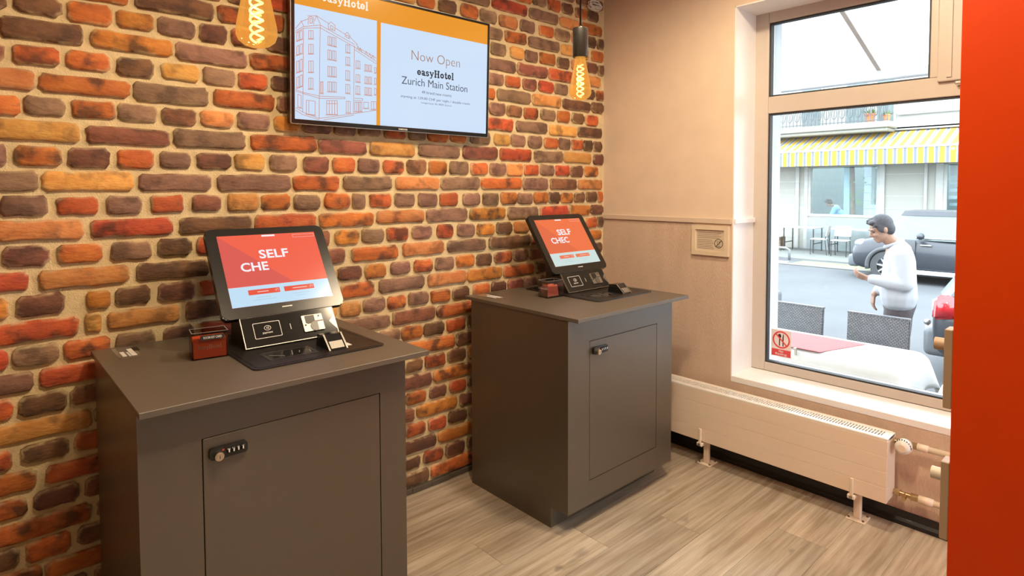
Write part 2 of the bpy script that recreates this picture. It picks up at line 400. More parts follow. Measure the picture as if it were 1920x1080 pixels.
BRICKS = {
 -23: '-1603,-1335t -1318,-1050d -1033,-766q -749,-481o -464,-196r -179,89d 106,374p 391,658q 675,943t 960,1228p 1245,1513q 1530,1777D 1789,2080O 2097,2364q 2381,2648p 2665,2931d 2948,3215p',
 -22: '-1603,-1474p -1457,-1327r -1310,-1181p -1164,-1035q -1018,-888r -871,-742p -725,-596q -579,-449q -432,-303o -286,-156o -139,-10q 7,136q 153,283p 300,429q 446,575r 592,722r 739,868p 885,1014r 1031,1161d 1178,1307q 1324,1453p 1470,1600o 1617,1722d 1743,1868R 1886,2014D 2033,2159d 2176,2310r 2327,2461q 2478,2612o 2629,2763d 2780,2913q 2930,3064o 3081,3215d',
 -21: '-1603,-1312t -1295,-1005d -988,-697d -680,-389p -372,-82q -65,154O 161,425R 442,702q 719,978q 995,1254d 1271,1530o 1547,1825D 1839,2120O 2137,2394r 2411,2668q 2685,2941p 2958,3215p',
 -20: '-1603,-1478q -1461,-1336d -1319,-1195p -1178,-1053r -1036,-911p -894,-769q -752,-627r -610,-485r -468,-344t -327,-202o -185,-60d -43,95D 109,239R 255,385D 402,522d 539,659r 676,796r 813,933d 950,1070q 1087,1207d 1224,1344p 1361,1481t 1498,1618q 1635,1755O 1775,1888R 1906,2031D 2048,2179p 2196,2327o 2344,2475q 2492,2623d 2640,2771r 2788,2919q 2936,3067q 3084,3215p',
 -19: '-1603,-1348p -1331,-1076t -1059,-804r -787,-532d -515,-260p -243,11d 28,300R 317,578p 595,855q 872,1132t 1149,1410r 1427,1687q 1704,1964O 1983,2283D 2300,2594r 2611,2904r 2921,3215r',
 -18: '-1603,-1475d -1458,-1330r -1313,-1184r -1167,-1039p -1022,-894q -877,-749q -732,-603p -586,-458p -441,-313o -296,-168p -151,-22d -5,121O 136,267D 281,423Q 440,573q 590,722t 739,872p 889,1022r 1039,1171d 1188,1321t 1338,1470r 1487,1620q 1637,1760O 1785,1895D 1916,2026R 2041,2171d 2188,2321p 2338,2470p 2487,2619q 2636,2768r 2785,2917r 2934,3066d 3083,3215d',
 -17: '-1603,-1321r -1304,-1023q -1006,-724p -707,-426r -409,-127r -110,149R 171,434O 451,709d 726,984d 1001,1260o 1277,1535r 1552,1798D 1808,2103O 2120,2381p 2398,2659p 2676,2937t 2954,3215q',
 -16: '-1603,-1477p -1460,-1334r -1317,-1192d -1175,-1049p -1032,-906p -889,-763t -746,-621d -604,-478q -461,-335t -318,-192o -175,-50p -33,84O 108,241D 256,385R 402,522q 539,658o 675,795d 812,931q 948,1068d 1085,1204o 1221,1341q 1358,1477q 1494,1614d 1631,1742D 1758,1886R 1903,2028D 2045,2176o 2193,2325d 2342,2473q 2490,2621o 2638,2770q 2787,2918t 2935,3067r 3084,3215q',
 -15: '-1603,-1347p -1330,-1073o -1056,-800r -783,-526t -509,-253t -236,21q 38,310T 318,611d 628,866o 883,1121d 1138,1376r 1393,1631r 1648,1955O 1964,2264D 2281,2581p 2598,2898p 2915,3215d',
 -14: '-1603,-1476q -1459,-1331r -1314,-1187q -1170,-1042r -1025,-898r -881,-754r -737,-609q -592,-465q -448,-320o -303,-176r -159,-31q -14,92R 106,242D 249,381Q 398,517q 534,654p 671,790r 807,926p 943,1062t 1079,1198d 1215,1334p 1351,1470o 1487,1609P 1617,1743O 1752,1884D 1901,2025R 2044,2174d 2191,2322t 2339,2471o 2488,2620d 2637,2769o 2786,2917q 2934,3066d 3083,3215t',
 -13: '-1603,-1313q -1296,-1006d -989,-699d -682,-393q -376,-86q -69,151P 166,434R 451,707r 724,980q 997,1253o 1270,1553P 1566,1824Q 1836,2106O 2123,2383d 2400,2660r 2677,2938p 2955,3215d',
 -12: '-1603,-1476q -1459,-1333q -1316,-1189d -1172,-1045o -1028,-901r -884,-758r -741,-614d -597,-470r -453,-327r -310,-183d -166,-39p -22,84R 94,224P 235,373O 390,519P 546,656D 683,804R 821,958p 975,1113d 1130,1268t 1285,1393T 1403,1527P 1539,1643O 1659,1782P 1799,1924R 1939,2055D 2084,2204O 2219,2329D 2345,2465Q 2473,2582P 2599,2740q 2757,2898r 2915,3057d 3074,3215o',
 -11: '-1603,-1351r -1334,-1082d -1065,-813d -796,-544q -527,-275d -258,-6d 11,283R 300,349T 366,604T 626,900D 917,1269q 1286,1469R 1490,1759P 1780,2035T 2043,2299O 2310,2561R 2574,2823p 2840,3215d',
 -10: '-1603,-1478p -1461,-1335r -1318,-1193d -1176,-1050t -1033,-908r -891,-765o -748,-623p -606,-480d -463,-338o -321,-195p -178,-53r -36,92O 109,244D 306,378O 393,508D 532,664D 683,789R 806,946q 963,1103p 1120,1259r 1276,1398D 1416,1531O 1558,1673P 1698,1811O 1829,1951P 1968,2091R 2109,2223D 2240,2377O 2389,2511P 2523,2643q 2660,2786q 2803,2929p 2946,3072q 3089,3215d',
 -9: '-1603,-1310r -1293,-1000t -983,-689t -672,-379d -362,-69d -52,147R 172,439T 462,718D 735,1065r 1082,1312Q 1346,1599R 1629,1885T 1907,2177P 2202,2530D 2538,2731r 2748,2968d 2985,3204O',
 -8: '-1603,-1480q -1463,-1340r -1323,-1200t -1183,-1060t -1043,-920r -903,-780o -763,-640r -623,-500q -483,-360q -343,-220t -203,-80q -63,60q 77,207D 226,358O 384,515P 535,656D 673,784R 801,904t 921,1024o 1041,1144t 1161,1238q 1263,1387O 1400,1522P 1538,1660R 1685,1810P 1842,1947R 1975,2096P 2115,2243O 2258,2380D 2397,2524T 2541,2651d 2668,2778o 2795,2905o 2922,3032t 3049,3152R 3162,3222d',
 -7: '-1603,-1342r -1325,-1065q -1048,-787q -770,-510p -493,-232r -215,46p 63,306T 324,589R 613,892D 900,1174O 1188,1467R 1483,1761T 1773,2046P 2063,2327O 2347,2600P 2615,2867R 2883,3082O 3095,3222D',
 -6: '-1603,-1480p -1463,-1340q -1323,-1200d -1183,-1060p -1043,-919d -902,-779p -762,-639o -622,-499q -482,-359p -342,-219d -202,-79o -62,61r 78,205P 229,350R 374,488P 517,629R 660,769Q 792,921T 929,1058R 1070,1194P 1216,1342R 1355,1423P 1446,1566R 1588,1702P 1728,1844P 1860,1983R 2015,2136P 2159,2274P 2293,2419O 2427,2549P 2562,2682O 2689,2795D 2804,2917O 2931,3034D 3049,3156D 3173,3215r',
 -5: '-1603,-1357o -1340,-1094d -1077,-831p -814,-569q -552,-306p -289,-43q -26,182P 189,464T 477,733P 753,1061P 1069,1288R 1309,1570P 1592,1858T 1866,2137P 2149,2461R 2469,2682P 2706,2953Q 2969,3210T',
 -4: '-1603,-1471t -1454,-1322d -1305,-1174r -1157,-1025r -1008,-876p -859,-727t -710,-578r -561,-429d -412,-281p -264,-132o -115,17d 34,100P 121,250O 265,391D 412,534R 550,659P 681,812D 825,947T 968,1089P 1116,1239Q 1256,1370O 1388,1501P 1524,1639O 1659,1776Q 1792,1911R 1928,2054P 2071,2193O 2210,2335P 2343,2469T 2482,2602R 2616,2742P 2757,2882R 2895,3015D 3031,3168O',
 -3: '-1603,-1341q -1324,-1063r -1046,-784r -767,-505d -488,-226o -209,52r 69,302T 321,588Q 599,870P 890,1181R 1189,1433Q 1451,1705T 1731,1996P 2017,2269Q 2290,2540R 2565,2820P 2833,3095T 3122,3222D',
 -2: '-1603,-1471d -1454,-1323d -1306,-1174o -1157,-1025p -1008,-876p -859,-728r -711,-579q -562,-430p -413,-282r -265,-133o -116,16d 33,140O 148,264P 281,412R 420,547P 561,685Q 699,826T 841,972P 990,1106O 1114,1254P 1267,1377P 1395,1508P 1531,1651R 1671,1773P 1789,1918R 1935,2037R 2073,2212P 2244,2367T 2375,2490P 2515,2633P 2650,2775O 2789,2891P 2905,3011R 3021,3107D 3121,3209d',
 -1: '-1603,-1359q -1342,-1098p -1081,-837q -820,-576r -559,-315p -298,-54p -37,181T 190,460O 469,731P 747,994R 1006,1312D 1329,1600q 1617,1888p 1905,2176p 2193,2389R 2415,2677P 2698,2952T 2968,3208D',
 0: '-1603,-1476p -1459,-1332d -1315,-1188p -1171,-1044o -1027,-900p -883,-756t -739,-613d -596,-469d -452,-325d -308,-181d -164,-37t -20,107Q 124,254R 271,400O 419,541D 565,698T 713,835P 845,969R 981,1115D 1132,1269d 1286,1423p 1440,1577r 1594,1731q 1748,1884r 1901,2038p 2055,2192r 2209,2332P 2343,2462Q 2479,2599R 2620,2753P 2769,2885R 2904,3024D 3040,3166R',
 1: '-1603,-1337d -1320,-1054p -1037,-770d -753,-487r -470,-204q -187,79t 96,323D 342,606O 615,884P 894,1220R 1237,1491p 1508,1762q 1779,2033q 2050,2253r 2267,2535P 2549,2802T 2820,3086D 3100,3222D',
 2: '-1603,-1475p -1458,-1331q -1314,-1186q -1169,-1042t -1025,-897o -880,-752p -735,-608t -591,-463p -446,-318q -301,-174r -157,-29p -12,115d 132,264D 276,413R 423,543O 554,688P 702,807D 822,938O 961,1112D 1129,1265d 1282,1419d 1436,1572d 1589,1726d 1743,1879q 1896,2032r 2049,2186r 2203,2318P 2333,2448R 2470,2586Q 2604,2733R 2748,2866P 2885,3010T 3030,3134D 3151,3222r',
 3: '-1603,-1322q -1305,-1024t -1007,-727t -710,-429p -412,-131p -114,167p 184,465R 482,758D 771,1043R 1060,1329q 1346,1615q 1632,1901q 1918,2186p 2203,2414P 2424,2680Q 2694,2961R 2981,3186T',
 4: '-1603,-1478q -1461,-1336r -1319,-1195p -1178,-1053r -1036,-911t -894,-769d -752,-628r -611,-486p -469,-344d -327,-202d -185,-61q -44,81q 98,223q 240,365d 382,506q 523,648p 665,790r 807,932q 949,1073R 1090,1215r 1232,1357r 1374,1499q 1516,1640r 1657,1782q 1799,1924p 1941,2066p 2083,2207d 2224,2334P 2372,2480T 2492,2596P 2613,2748R 2769,2881D 2904,3019T 3039,3164D 3171,3222d',
 5: '-1603,-1329d -1312,-1038d -1021,-747p -730,-456d -439,-166q -149,125r 142,416q 433,707r 724,998t 1015,1289o 1306,1580o 1597,1871r 1888,2161r 2178,2311P 2330,2500R 2520,2789P 2802,3069T 3099,3222R',
 6: '-1603,-1475t -1458,-1330o -1313,-1185q -1168,-1040r -1023,-895p -878,-750r -733,-605q -588,-460t -443,-315t -298,-170d -153,-25p -8,120q 137,265o 282,410p 427,555q 572,700o 717,845d 862,990d 1007,1135q 1152,1280d 1297,1425p 1442,1570r 1587,1715t 1732,1839r 1864,1980d 2010,2130r 2143,2267P 2286,2428T 2452,2570P 2608,2735R 2748,2885P 2903,3029T 3048,3143D 3160,3222d',
 7: '-1603,-1345q -1328,-1069p -1052,-794r -777,-518o -501,-243t -226,32q 49,308t 325,583r 600,858r 875,1134t 1151,1409r 1426,1685p 1702,1960d 1977,2215P 2230,2509R 2525,2774P 2792,2980T 2999,3205R',
 8: '-1603,-1477d -1460,-1333p -1316,-1190q -1173,-1047q -1030,-903t -886,-760t -743,-616d -599,-473p -456,-330r -313,-186p -169,-43o -26,100r 117,244o 261,387p 404,530r 547,674r 691,817t 834,961o 978,1104r 1121,1247q 1264,1391p 1408,1534p 1551,1677r 1694,1821t 1838,1964d 1981,2107q 2124,2251p 2268,2394r 2411,2543r 2558,2669p 2686,2796R 2811,2913D 2941,3048R 3058,3169D',
 9: '-1603,-1336d -1319,-1051d -1034,-767d -750,-482t -465,-198r -181,86p 103,371r 388,655p 672,940r 957,1224d 1241,1509p 1526,1793t 1810,2077r 2094,2362r 2379,2646d 2663,2931p 2948,3215Q',
 10: '-1603,-1478t -1461,-1336t -1319,-1193r -1176,-1051q -1034,-909d -892,-767q -750,-625o -608,-482t -465,-340d -323,-198r -181,-56q -39,86d 103,229p 246,371q 388,513d 530,655o 672,797r 814,940o 957,1082d 1099,1224o 1241,1366o 1383,1509d 1526,1651q 1668,1793q 1810,1935q 1952,2077r 2094,2220d 2237,2362r 2379,2504o 2521,2646r 2663,2788q 2805,2931d 2948,3073p 3090,3215o',
 11: '-1603,-1336q -1319,-1051q -1034,-767t -750,-482d -465,-198o -181,86d 103,371d 388,655t 672,940t 957,1224p 1241,1509t 1526,1793p 1810,2077d 2094,2362q 2379,2646r 2663,2931r 2948,3215q',
 12: '-1603,-1478q -1461,-1336p -1319,-1193p -1176,-1051r -1034,-909o -892,-767r -750,-625r -608,-482r -465,-340r -323,-198o -181,-56o -39,86p 103,229r 246,371d 388,513q 530,655p 672,797d 814,940p 957,1082o 1099,1224t 1241,1366t 1383,1509r 1526,1651p 1668,1793q 1810,1935p 1952,2077d 2094,2220r 2237,2362p 2379,2504d 2521,2646q 2663,2788d 2805,2931o 2948,3073r 3090,3215q',
}
POOL = {}
for lg in (True, False):
    for c in 'rotdpq':
        POOL[lg, c] = []
        for s in range(4):
            me = brick_mesh(lg, hash((lg, s)) % 1000 + ord(c)); me.materials.append(BM[c]); POOL[lg, c].append(me)
rest = {}
rb = random.Random(5)
for n, row in BRICKS.items():
    z = 2.0625 + n * .0865
    lg = n % 2 != 0
    for i, e in enumerate(row.split()):
        a, b = e.split(','); c = b[-1]; xa, xb = int(a) / 1000, int(b[:-1]) / 1000
        big = (xb - xa) > .19
        me = rb.choice(POOL[big, c.lower()])
        sx = (xb - xa) / (.266 if big else .127); sz = rb.uniform(.96, 1.08)
        if c.isupper():
            o = link(bpy.data.objects.new('brick', me), wall_back)
        else:
            o = None
        m = Matrix.Translation(((xa + xb) / 2, WY + .0005 + rb.uniform(-.002, .002), z + rb.uniform(-.003, .003))) @ Matrix.Rotation(R(rb.uniform(-.6, .6)), 4, 'Y') @ Matrix.Diagonal((sx, 1, sz, 1))
        if o: o.matrix_local = m
        else: rest.setdefault(c.lower(), []).append((me, m))
bm = NB(); bm.verts.layers.float.new('worn'); order = list(rest)
for k, c in enumerate(order):
    for me, m in rest[c]:
        n0 = len(bm.verts); f0 = len(bm.faces); bm.from_mesh(me); bm.verts.ensure_lookup_table(); bm.faces.ensure_lookup_table()
        for v in bm.verts[n0:]: v.co = m @ v.co
        for f in bm.faces[f0:]: f.material_index = k
tag(obj('brick_field', bm, [BM[c] for c in order], wall_back), kind='stuff')

# ------------------------------------------------------------------ floor planks
def wood_mat():
    m = bpy.data.materials.new('oak_plank'); m.use_nodes = True
    nt = m.node_tree; N = nt.nodes; L = nt.links; p = N['Principled BSDF']
    geo = N.new('ShaderNodeNewGeometry'); oi = N.new('ShaderNodeObjectInfo')
    sh = N.new('ShaderNodeVectorMath'); sh.operation = 'MULTIPLY_ADD'; sh.inputs[1].default_value = (1, 1, 1)
    cx = N.new('ShaderNodeCombineXYZ'); mu = N.new('ShaderNodeMath'); mu.operation = 'MULTIPLY'; mu.inputs[1].default_value = 37
    L.new(oi.outputs['Random'], mu.inputs[0]); L.new(mu.outputs[0], cx.inputs[2]); L.new(mu.outputs[0], cx.inputs[0])
    L.new(geo.outputs['Position'], sh.inputs[0]); L.new(cx.outputs[0], sh.inputs[2])
    def noise(scale, st, det=6, dist=0):
        mp = N.new('ShaderNodeMapping'); mp.inputs['Scale'].default_value = st; L.new(sh.outputs[0], mp.inputs[0])
        n = N.new('ShaderNodeTexNoise'); n.inputs['Scale'].default_value = scale; n.inputs['Detail'].default_value = det; n.inputs['Distortion'].default_value = dist
        L.new(mp.outputs[0], n.inputs['Vector']); return n.outputs[0]
    g = noise(2.6, (.9, 20, 1), 8, .25)
    big = noise(1.6, (1, 2.5, 1), 3, .3)
    fine = noise(14, (1, 22, 1), 4)
    kn = noise(2.6, (1, 2.6, 1), 3, .8)
    cr = N.new('ShaderNodeValToRGB'); E = cr.color_ramp.elements
    E[0].position = .33; E[0].color = (.32, .25, .175, 1); E[1].position = .66; E[1].color = (.50, .43, .335, 1)
    L.new(g, cr.inputs[0])
    mr = N.new('ShaderNodeMapRange'); mr.inputs[1].default_value = .3; mr.inputs[2].default_value = .7; mr.inputs[3].default_value = .80; mr.inputs[4].default_value = 1.16; L.new(big, mr.inputs[0])
    mf = N.new('ShaderNodeMapRange'); mf.inputs[1].default_value = .3; mf.inputs[2].default_value = .7; mf.inputs[3].default_value = .90; mf.inputs[4].default_value = 1.06; L.new(fine, mf.inputs[0])
    mk = N.new('ShaderNodeMapRange'); mk.inputs[1].default_value = .66; mk.inputs[2].default_value = .76; mk.inputs[3].default_value = 1; mk.inputs[4].default_value = .55; L.new(kn, mk.inputs[0])
    mo = N.new('ShaderNodeMapRange'); mo.inputs[3].default_value = .88; mo.inputs[4].default_value = 1.12; L.new(oi.outputs['Random'], mo.inputs[0])
    v = mr.outputs[0]
    for q in (mf, mk, mo):
        t = N.new('ShaderNodeMath'); t.operation = 'MULTIPLY'; L.new(v, t.inputs[0]); L.new(q.outputs[0], t.inputs[1]); v = t.outputs[0]
    hs = N.new('ShaderNodeHueSaturation'); L.new(cr.outputs[0], hs.inputs['Color']); L.new(v, hs.inputs['Value'])
    L.new(hs.outputs[0], p.inputs['Base Color']); p.inputs['Roughness'].default_value = .42
    b = N.new('ShaderNodeBump'); b.inputs['Strength'].default_value = .12; b.inputs['Distance'].default_value = .002; L.new(fine, b.inputs['Height']); L.new(b.outputs[0], p.inputs['Normal'])
    return m
OAK = wood_mat()
floor = tag(obj('floor', box(X0, WX, Y0, WY, -.12, -.010), pm('floor_base', (.05, .035, .02), .9)), 'oak look plank floor of the lobby', 'floor', kind='structure')
plank_me = {}
def plank(x0, x1, y0, y1):
    key = (round(x1 - x0, 3), round(y1 - y0, 3))
    if key not in plank_me:
        bm = box(-key[0] / 2 + .0006, key[0] / 2 - .0006, -key[1] / 2 + .0006, key[1] / 2 - .0006, -.010, 0, .0008)
        me = bpy.data.meshes.new('plank'); bm.to_mesh(me); bm.free(); me.materials.append(OAK); plank_me[key] = me
    o = link(bpy.data.objects.new('plank', plank_me[key]), floor); o.location = ((x0 + x1) / 2, (y0 + y1) / 2, 0)
PW, PL = .2225, 1.25
rowtops = [2.106 + PW * k for k in range(3, -21, -1)]
offs = [.35, .80, .15, .377, .95, .19, .62, .05]
for k, yt in enumerate(rowtops):
    ya, yb = max(yt - PW, Y0), min(yt, WY - .002)
    if yb - ya < .02: continue
    x = X0; j = X0 - PL + offs[(k - 3) % 8]
    if k == 3: j = 1.627 - 4 * PL
    if k == 5: j = 2.44 - 4 * PL
    if k == 4: j = 2.05 - 4 * PL
    if k == 6: j = 1.90 - 4 * PL
    if k == 7: j = 2.75 - 4 * PL
    while x < WX - .001:
        while j <= x + .02: j += PL
        xb = min(j, WX); plank(x, xb, ya, yb); x = xb
# ------------------------------------------------------------------ window
win = thing('window_1', 'large white framed shop window looking onto the street', 'window', (FX, 0, OZ0), kind='structure')
Z = lambda z: z - OZ0
def wpart(nm, a, mat, bev=.004, parent=None):
    x0, x1, y0, y1, z0, z1 = a
    return obj(nm, box(x0 - FX, x1 - FX, y0, y1, Z(z0), Z(z1), bev, 2), mat, parent or win)
FD = .075
wpart('frame_stile', (FX, FX + FD, 1.634, OY1, OZ0, OZ1), UPVC)
wpart('frame_stile', (FX, FX + FD, OY0, OY0 + .086, OZ0, OZ1), UPVC)
wpart('frame_sill_rail', (FX, FX + FD, OY0 + .086, 1.634, OZ0, .560), UPVC)
wpart('frame_head', (FX, FX + FD, OY0 + .086, 1.634, 2.569, OZ1), UPVC)
wpart('transom', (FX, FX + FD, OY0 + .086, 1.634, 2.040, 2.138), UPVC)
wpart('mullion', (FX, FX + FD, .766, .824, 2.138, 2.569), UPVC)
def pane(y0, y1, z0, z1, x=FX + .045):
    bm = NB()
    for a in ((y0, y0 + .009, z0, z1), (y1 - .009, y1, z0, z1), (y0 + .009, y1 - .009, z0, z0 + .009), (y0 + .009, y1 - .009, z1 - .009, z1)):
        bx(bm, -.030 + .015, .006 + .015, a[0], a[1], Z(a[2]), Z(a[3]))
    for v in bm.verts: v.co.x += x - FX - .02
    obj('seal', bm, SEAL, win)
    obj('pane', box(x - FX, x - FX + .006, y0, y1, Z(z0), Z(z1)), glass('window_glass', (.98, .995, .995)), win)
pane(OY0 + .086, 1.634, .560, 2.040)
pane(.824, 1.634, 2.138, 2.569)
# opening vent sash at the upper right
sash = wpart('vent_sash', (FX - .020, FX - .001, .0, .790, 2.112, OZ1 - .03), UPVC, .006)
for k in range(2): obj('sash_bead', box(-.026, -.021, .03 + k * .70, .05 + k * .70, Z(2.13), Z(2.58)), UPVC, win)
wpart('hinge', (FX - .030, FX - .019, .60, .715, 2.092, 2.106), STEEL, .003)
wpart('hinge', (FX - .030, FX - .019, .735, .775, 2.555, 2.568), UPVC, .003)
# inner sill board
sill = obj('sill_board', box(WX - .004 - FX, 0, OY0, OY1, -.035, 0, .003, 2), WHITE, win)
obj('sill_seal', box(WX + .02 - FX, 0, OY0, OY1, -.040, -.0355), SEAL, win)
# outside sill and reveal lining of the street side
EXTW = pm('outer_render', (.42, .47, .52), .8, var=.05)
obj('outer_reveal', box(FX + FD - FX, XO - FX, 1.640, OY1, 0, Z(OZ1)), EXTW, win)
obj('outer_sill', box(FX + FD - FX, XO + .05 - FX, OY0, 1.640, -.03, .012), EXTW, win)

# added door in the same wall, an unseen daylight source beyond the partition
dr = thing('added_door', 'unseen glazed door added beside the shop window to let in daylight', 'door', (FX, (DY0 + DY1) / 2, 0), kind='structure')
hw_ = (DY1 - DY0) / 2
for nm, a in (('door_stile', (0, .07, -hw_, -hw_ + .08, 0, DZ1)), ('door_stile', (0, .07, hw_ - .08, hw_, 0, DZ1)), ('door_head', (0, .07, -hw_ + .08, hw_ - .08, DZ1 - .08, DZ1)), ('door_rail', (0, .07, -hw_ + .08, hw_ - .08, 0, .10))):
    obj(nm, box(*a, .004), UPVC, dr)
obj('pane', box(.03, .036, -hw_ + .08, hw_ - .08, .10, DZ1 - .08), glass('window_glass'), dr)
bm = NB(); cyl(bm, (-.05, hw_ - .12, .8), (-.05, hw_ - .12, 1.4), .015, 12); cyl(bm, (-.05, hw_ - .12, .9), (0, hw_ - .05, .9), .01, 8); cyl(bm, (-.05, hw_ - .12, 1.3), (0, hw_ - .05, 1.3), .01, 8); obj('pull_handle', bm, STEEL, dr, 'auto')

w2o = thing('added_window', 'unseen window added behind the camera to let in daylight', 'window', ((GX0 + GX1) / 2, Y0 - .1, GZ0), kind='structure')  # added opening, lets extra daylight onto the kiosks and window reveal
hx_, hz_ = (GX1 - GX0) / 2, GZ1 - GZ0
for nm, a in (('frame_stile', (-hx_, -hx_ + .07, 0, .06, 0, hz_)), ('frame_stile', (hx_ - .07, hx_, 0, .06, 0, hz_)), ('frame_head', (-hx_ + .07, hx_ - .07, 0, .06, hz_ - .07, hz_)), ('frame_sill_rail', (-hx_ + .07, hx_ - .07, 0, .06, 0, .07))):
    obj(nm, box(*a, .004), UPVC, w2o)
obj('pane', box(-hx_ + .07, hx_ - .07, .03, .036, .07, hz_ - .07), glass('window_glass'), w2o)

# sticker on the glass
SX = FX + .045 - .0012
st = thing('window_sticker', 'red and white no eating sticker in the lower corner of the window pane', 'sticker', (SX, 1.553, .600))
def sfr(o): o.matrix_local = plane_frame((0, 0, 0), (0, 0, 1), (-1, 0, 0)); return o
bk = sfr(obj('backing', prism(NB(), rect(-.060, .060, -.002, .158), 'Z', 0, .0004), pm('sticker_white', (.80, .74, .76), .5), st))
REDP = pm('sticker_red', (.72, .07, .08), .5)
ring = [(.052 * math.cos(2 * math.pi * k / 40), .100 + .052 * math.sin(2 * math.pi * k / 40)) for k in range(40)]
ring2 = [(.043 * math.cos(2 * math.pi * k / 40), .100 + .043 * math.sin(2 * math.pi * k / 40)) for k in range(40)]
obj('prohibition_ring', ringplate(NB(), ring, ring2, .0004, .0008), REDP, bk)
bm = NB(); strips(bm, [(-.033, .133), (.033, .067)], .008, .0009, .0003); obj('slash', bm, REDP, bk)
bm = NB(); strips(bm, [(-.010, .066), (-.010, .108)], .006, .0004, .0004)
prism(bm, [(-.020 + .010 + .010 * math.cos(R(a)) * 1.0, .122 + .013 * math.sin(R(a))) for a in range(0, 360, 30)], 'Z', .0004, .0008)
obj('fork', bm, PRINTK, bk)
bm = NB(); prism(bm, [(.008, .062), (.014, .062), (.014, .132), (.011, .138), (.007, .115), (.007, .098)], 'Z', .0004, .0008); obj('knife', bm, PRINTK, bk)
flat('red_panel', rect(-.056, .056, .002, .042), REDP, bk, .0004, .0003)
text('lettering', 'No', (-.013, .013, .024, .038), PRINTW, bk, .0007, .01)
text('lettering', 'Eating', (-.034, .034, .005, .021), PRINTW, bk, .0007, .01)

# framed notice on the wall
fn = thing('framed_notice', 'small cream framed notice with a black no drinks symbol under the chair rail', 'notice', (WX - .004, 1.856, 1.203))
fr = obj('frame', ringplate(NB(), rect(-.119, .119, 0, .178), rect(-.094, .094, .026, .152), 0, .018), pm('notice_frame', (.72, .60, .44), .5), fn)
fr.matrix_local = plane_frame((0, 0, 0), (0, 0, 1), (-1, 0, 0))
sh = obj('sheet', prism(NB(), rect(-.094, .094, .026, .152), 'Z', 0, .008), pm('notice_paper', (.62, .53, .41), .7, var=.03), fn); sh.matrix_local = plane_frame((0, 0, 0), (0, 0, 1), (-1, 0, 0))
bm = NB()
for k in range(4): strips(bm, [(-.084, .134 - k * .010), (.070 - .012 * (k % 2), .134 - k * .010)], .0028, .008, .0003)
for k in range(6): strips(bm, [(-.084, .090 - k * .010), (.012 + .006 * (k % 3), .090 - k * .010)], .0026, .008, .0003)
tag(obj('print_lines', bm, pm('faded_print', (.22, .16, .11), .7), sh), kind='stuff')
c0 = (.055, .073)
obj('prohibition_ring', ringplate(NB(), [(c0[0] + .027 * math.cos(k * .157), c0[1] + .027 * math.sin(k * .157)) for k in range(40)], [(c0[0] + .0235 * math.cos(k * .157), c0[1] + .0235 * math.sin(k * .157)) for k in range(40)], .008, .0086), PRINTK, sh)
bm = NB(); strips(bm, [(c0[0] - .018, c0[1] - .018), (c0[0] + .018, c0[1] + .018)], .004, .008, .0005); obj('slash', bm, PRINTK, sh)
bm = NB(); strips(bm, [(c0[0] - .010, c0[1] + .012), (c0[0] - .006, c0[1] - .008), (c0[0] + .006, c0[1] - .008), (c0[0] + .010, c0[1] + .012), (c0[0] - .010, c0[1] + .012)], .002, .008, .0004)
strips(bm, [(c0[0] - .010, c0[1] - .017), (c0[0] + .010, c0[1] - .017)], .003, .008, .0004); obj('cup_symbol', bm, PRINTK, sh)

# ------------------------------------------------------------------ radiator
rd = thing('radiator', 'low cream panel radiator on two floor feet below the window', 'radiator', (3.11, 1.6, 0))
rx0, rx1, ry0, ry1, rz0, rz1 = -.06, .060, -.750, .90, .148, .452
hh = (rz1 - .012 - rz0) / 4
for k in range(4):
    obj('front_board', box(rx0, rx0 + .020, ry0, ry1, rz0 + k * hh + .0003, rz0 + (k + 1) * hh - .0003, .0014, 1), RADW, rd)
obj('core', box(rx0 + .018, rx1 - .002, ry0 + .012, ry1 - .004, rz0 + .004, rz1 - .03), RADW, rd)
bm = NB(); bx(bm, rx0 + .016, rx1, ry0, ry0 + .010, rz0 + .002, rz1 - .002, .003); obj('end_cap', bm, RADW, rd)
bm = NB(); bx(bm, rx1 - .008, rx1, ry0 + .010, ry1, rz0 + .002, rz1, .002); obj('back_board', bm, RADW, rd)
bm = NB()
bm.free()
for a in ((rx0, rx0 + .030, ry0, ry1, rz1 - .014, rz1, .004, 2), (rx1 - .026, rx1 - .008, ry0, ry1, rz1 - .012, rz1, .003), (rx0 + .028, rx1 - .024, ry0, ry0 + .035, rz1 - .012, rz1 - .001)):
    obj('grille_edge', box(*a), RADTOP, rd)
bm = NB()
y = ry0 + .040
while y < ry1 - .01:
    bx(bm, rx0 + .030, rx1 - .026, y, y + .0065, rz1 - .010, rz1 - .002); y += .0135
bx(bm, .002, .006, ry0 + .035, ry1, rz1 - .010, rz1 - .001)
tag(obj('grille_bars', bm, RADTOP, rd), kind='stuff')
for fy in (1.797 - 1.6, .988 - 1.6):
    ft = obj('foot', box(-.014, .012, fy - .016, fy + .016, .008, .150, .003), RADW, rd)
    obj('base_plate', box(-.038, .048, fy - .043, fy + .043, 0, .008, .002), RADW, ft)
    obj('hook', box(-.070, -.060, fy - .008 + .008, fy + .008 + .008, .130, .222, .003), RADW, ft)
    bm = NB(); bx(bm, -.070, -.014, fy - .016 + .008, fy + .020 + .008, .118, .140, .004); obj('clamp', bm, RADW, ft)
    bm = NB(); cyl(bm, (-.076, fy + .010, .129), (-.069, fy + .010, .129), .008, 6); obj('clamp_screw', bm, STEEL, ft)
    for sx in (-.026, .036):
        for sy in (-.032, .032):
            bm = NB(); cyl(bm, (sx, fy + sy, .007), (sx, fy + sy, .013), .006, 6); obj('bolt', bm, pm('bolt_zinc', (.35, .27, .2), .4, 1), ft)
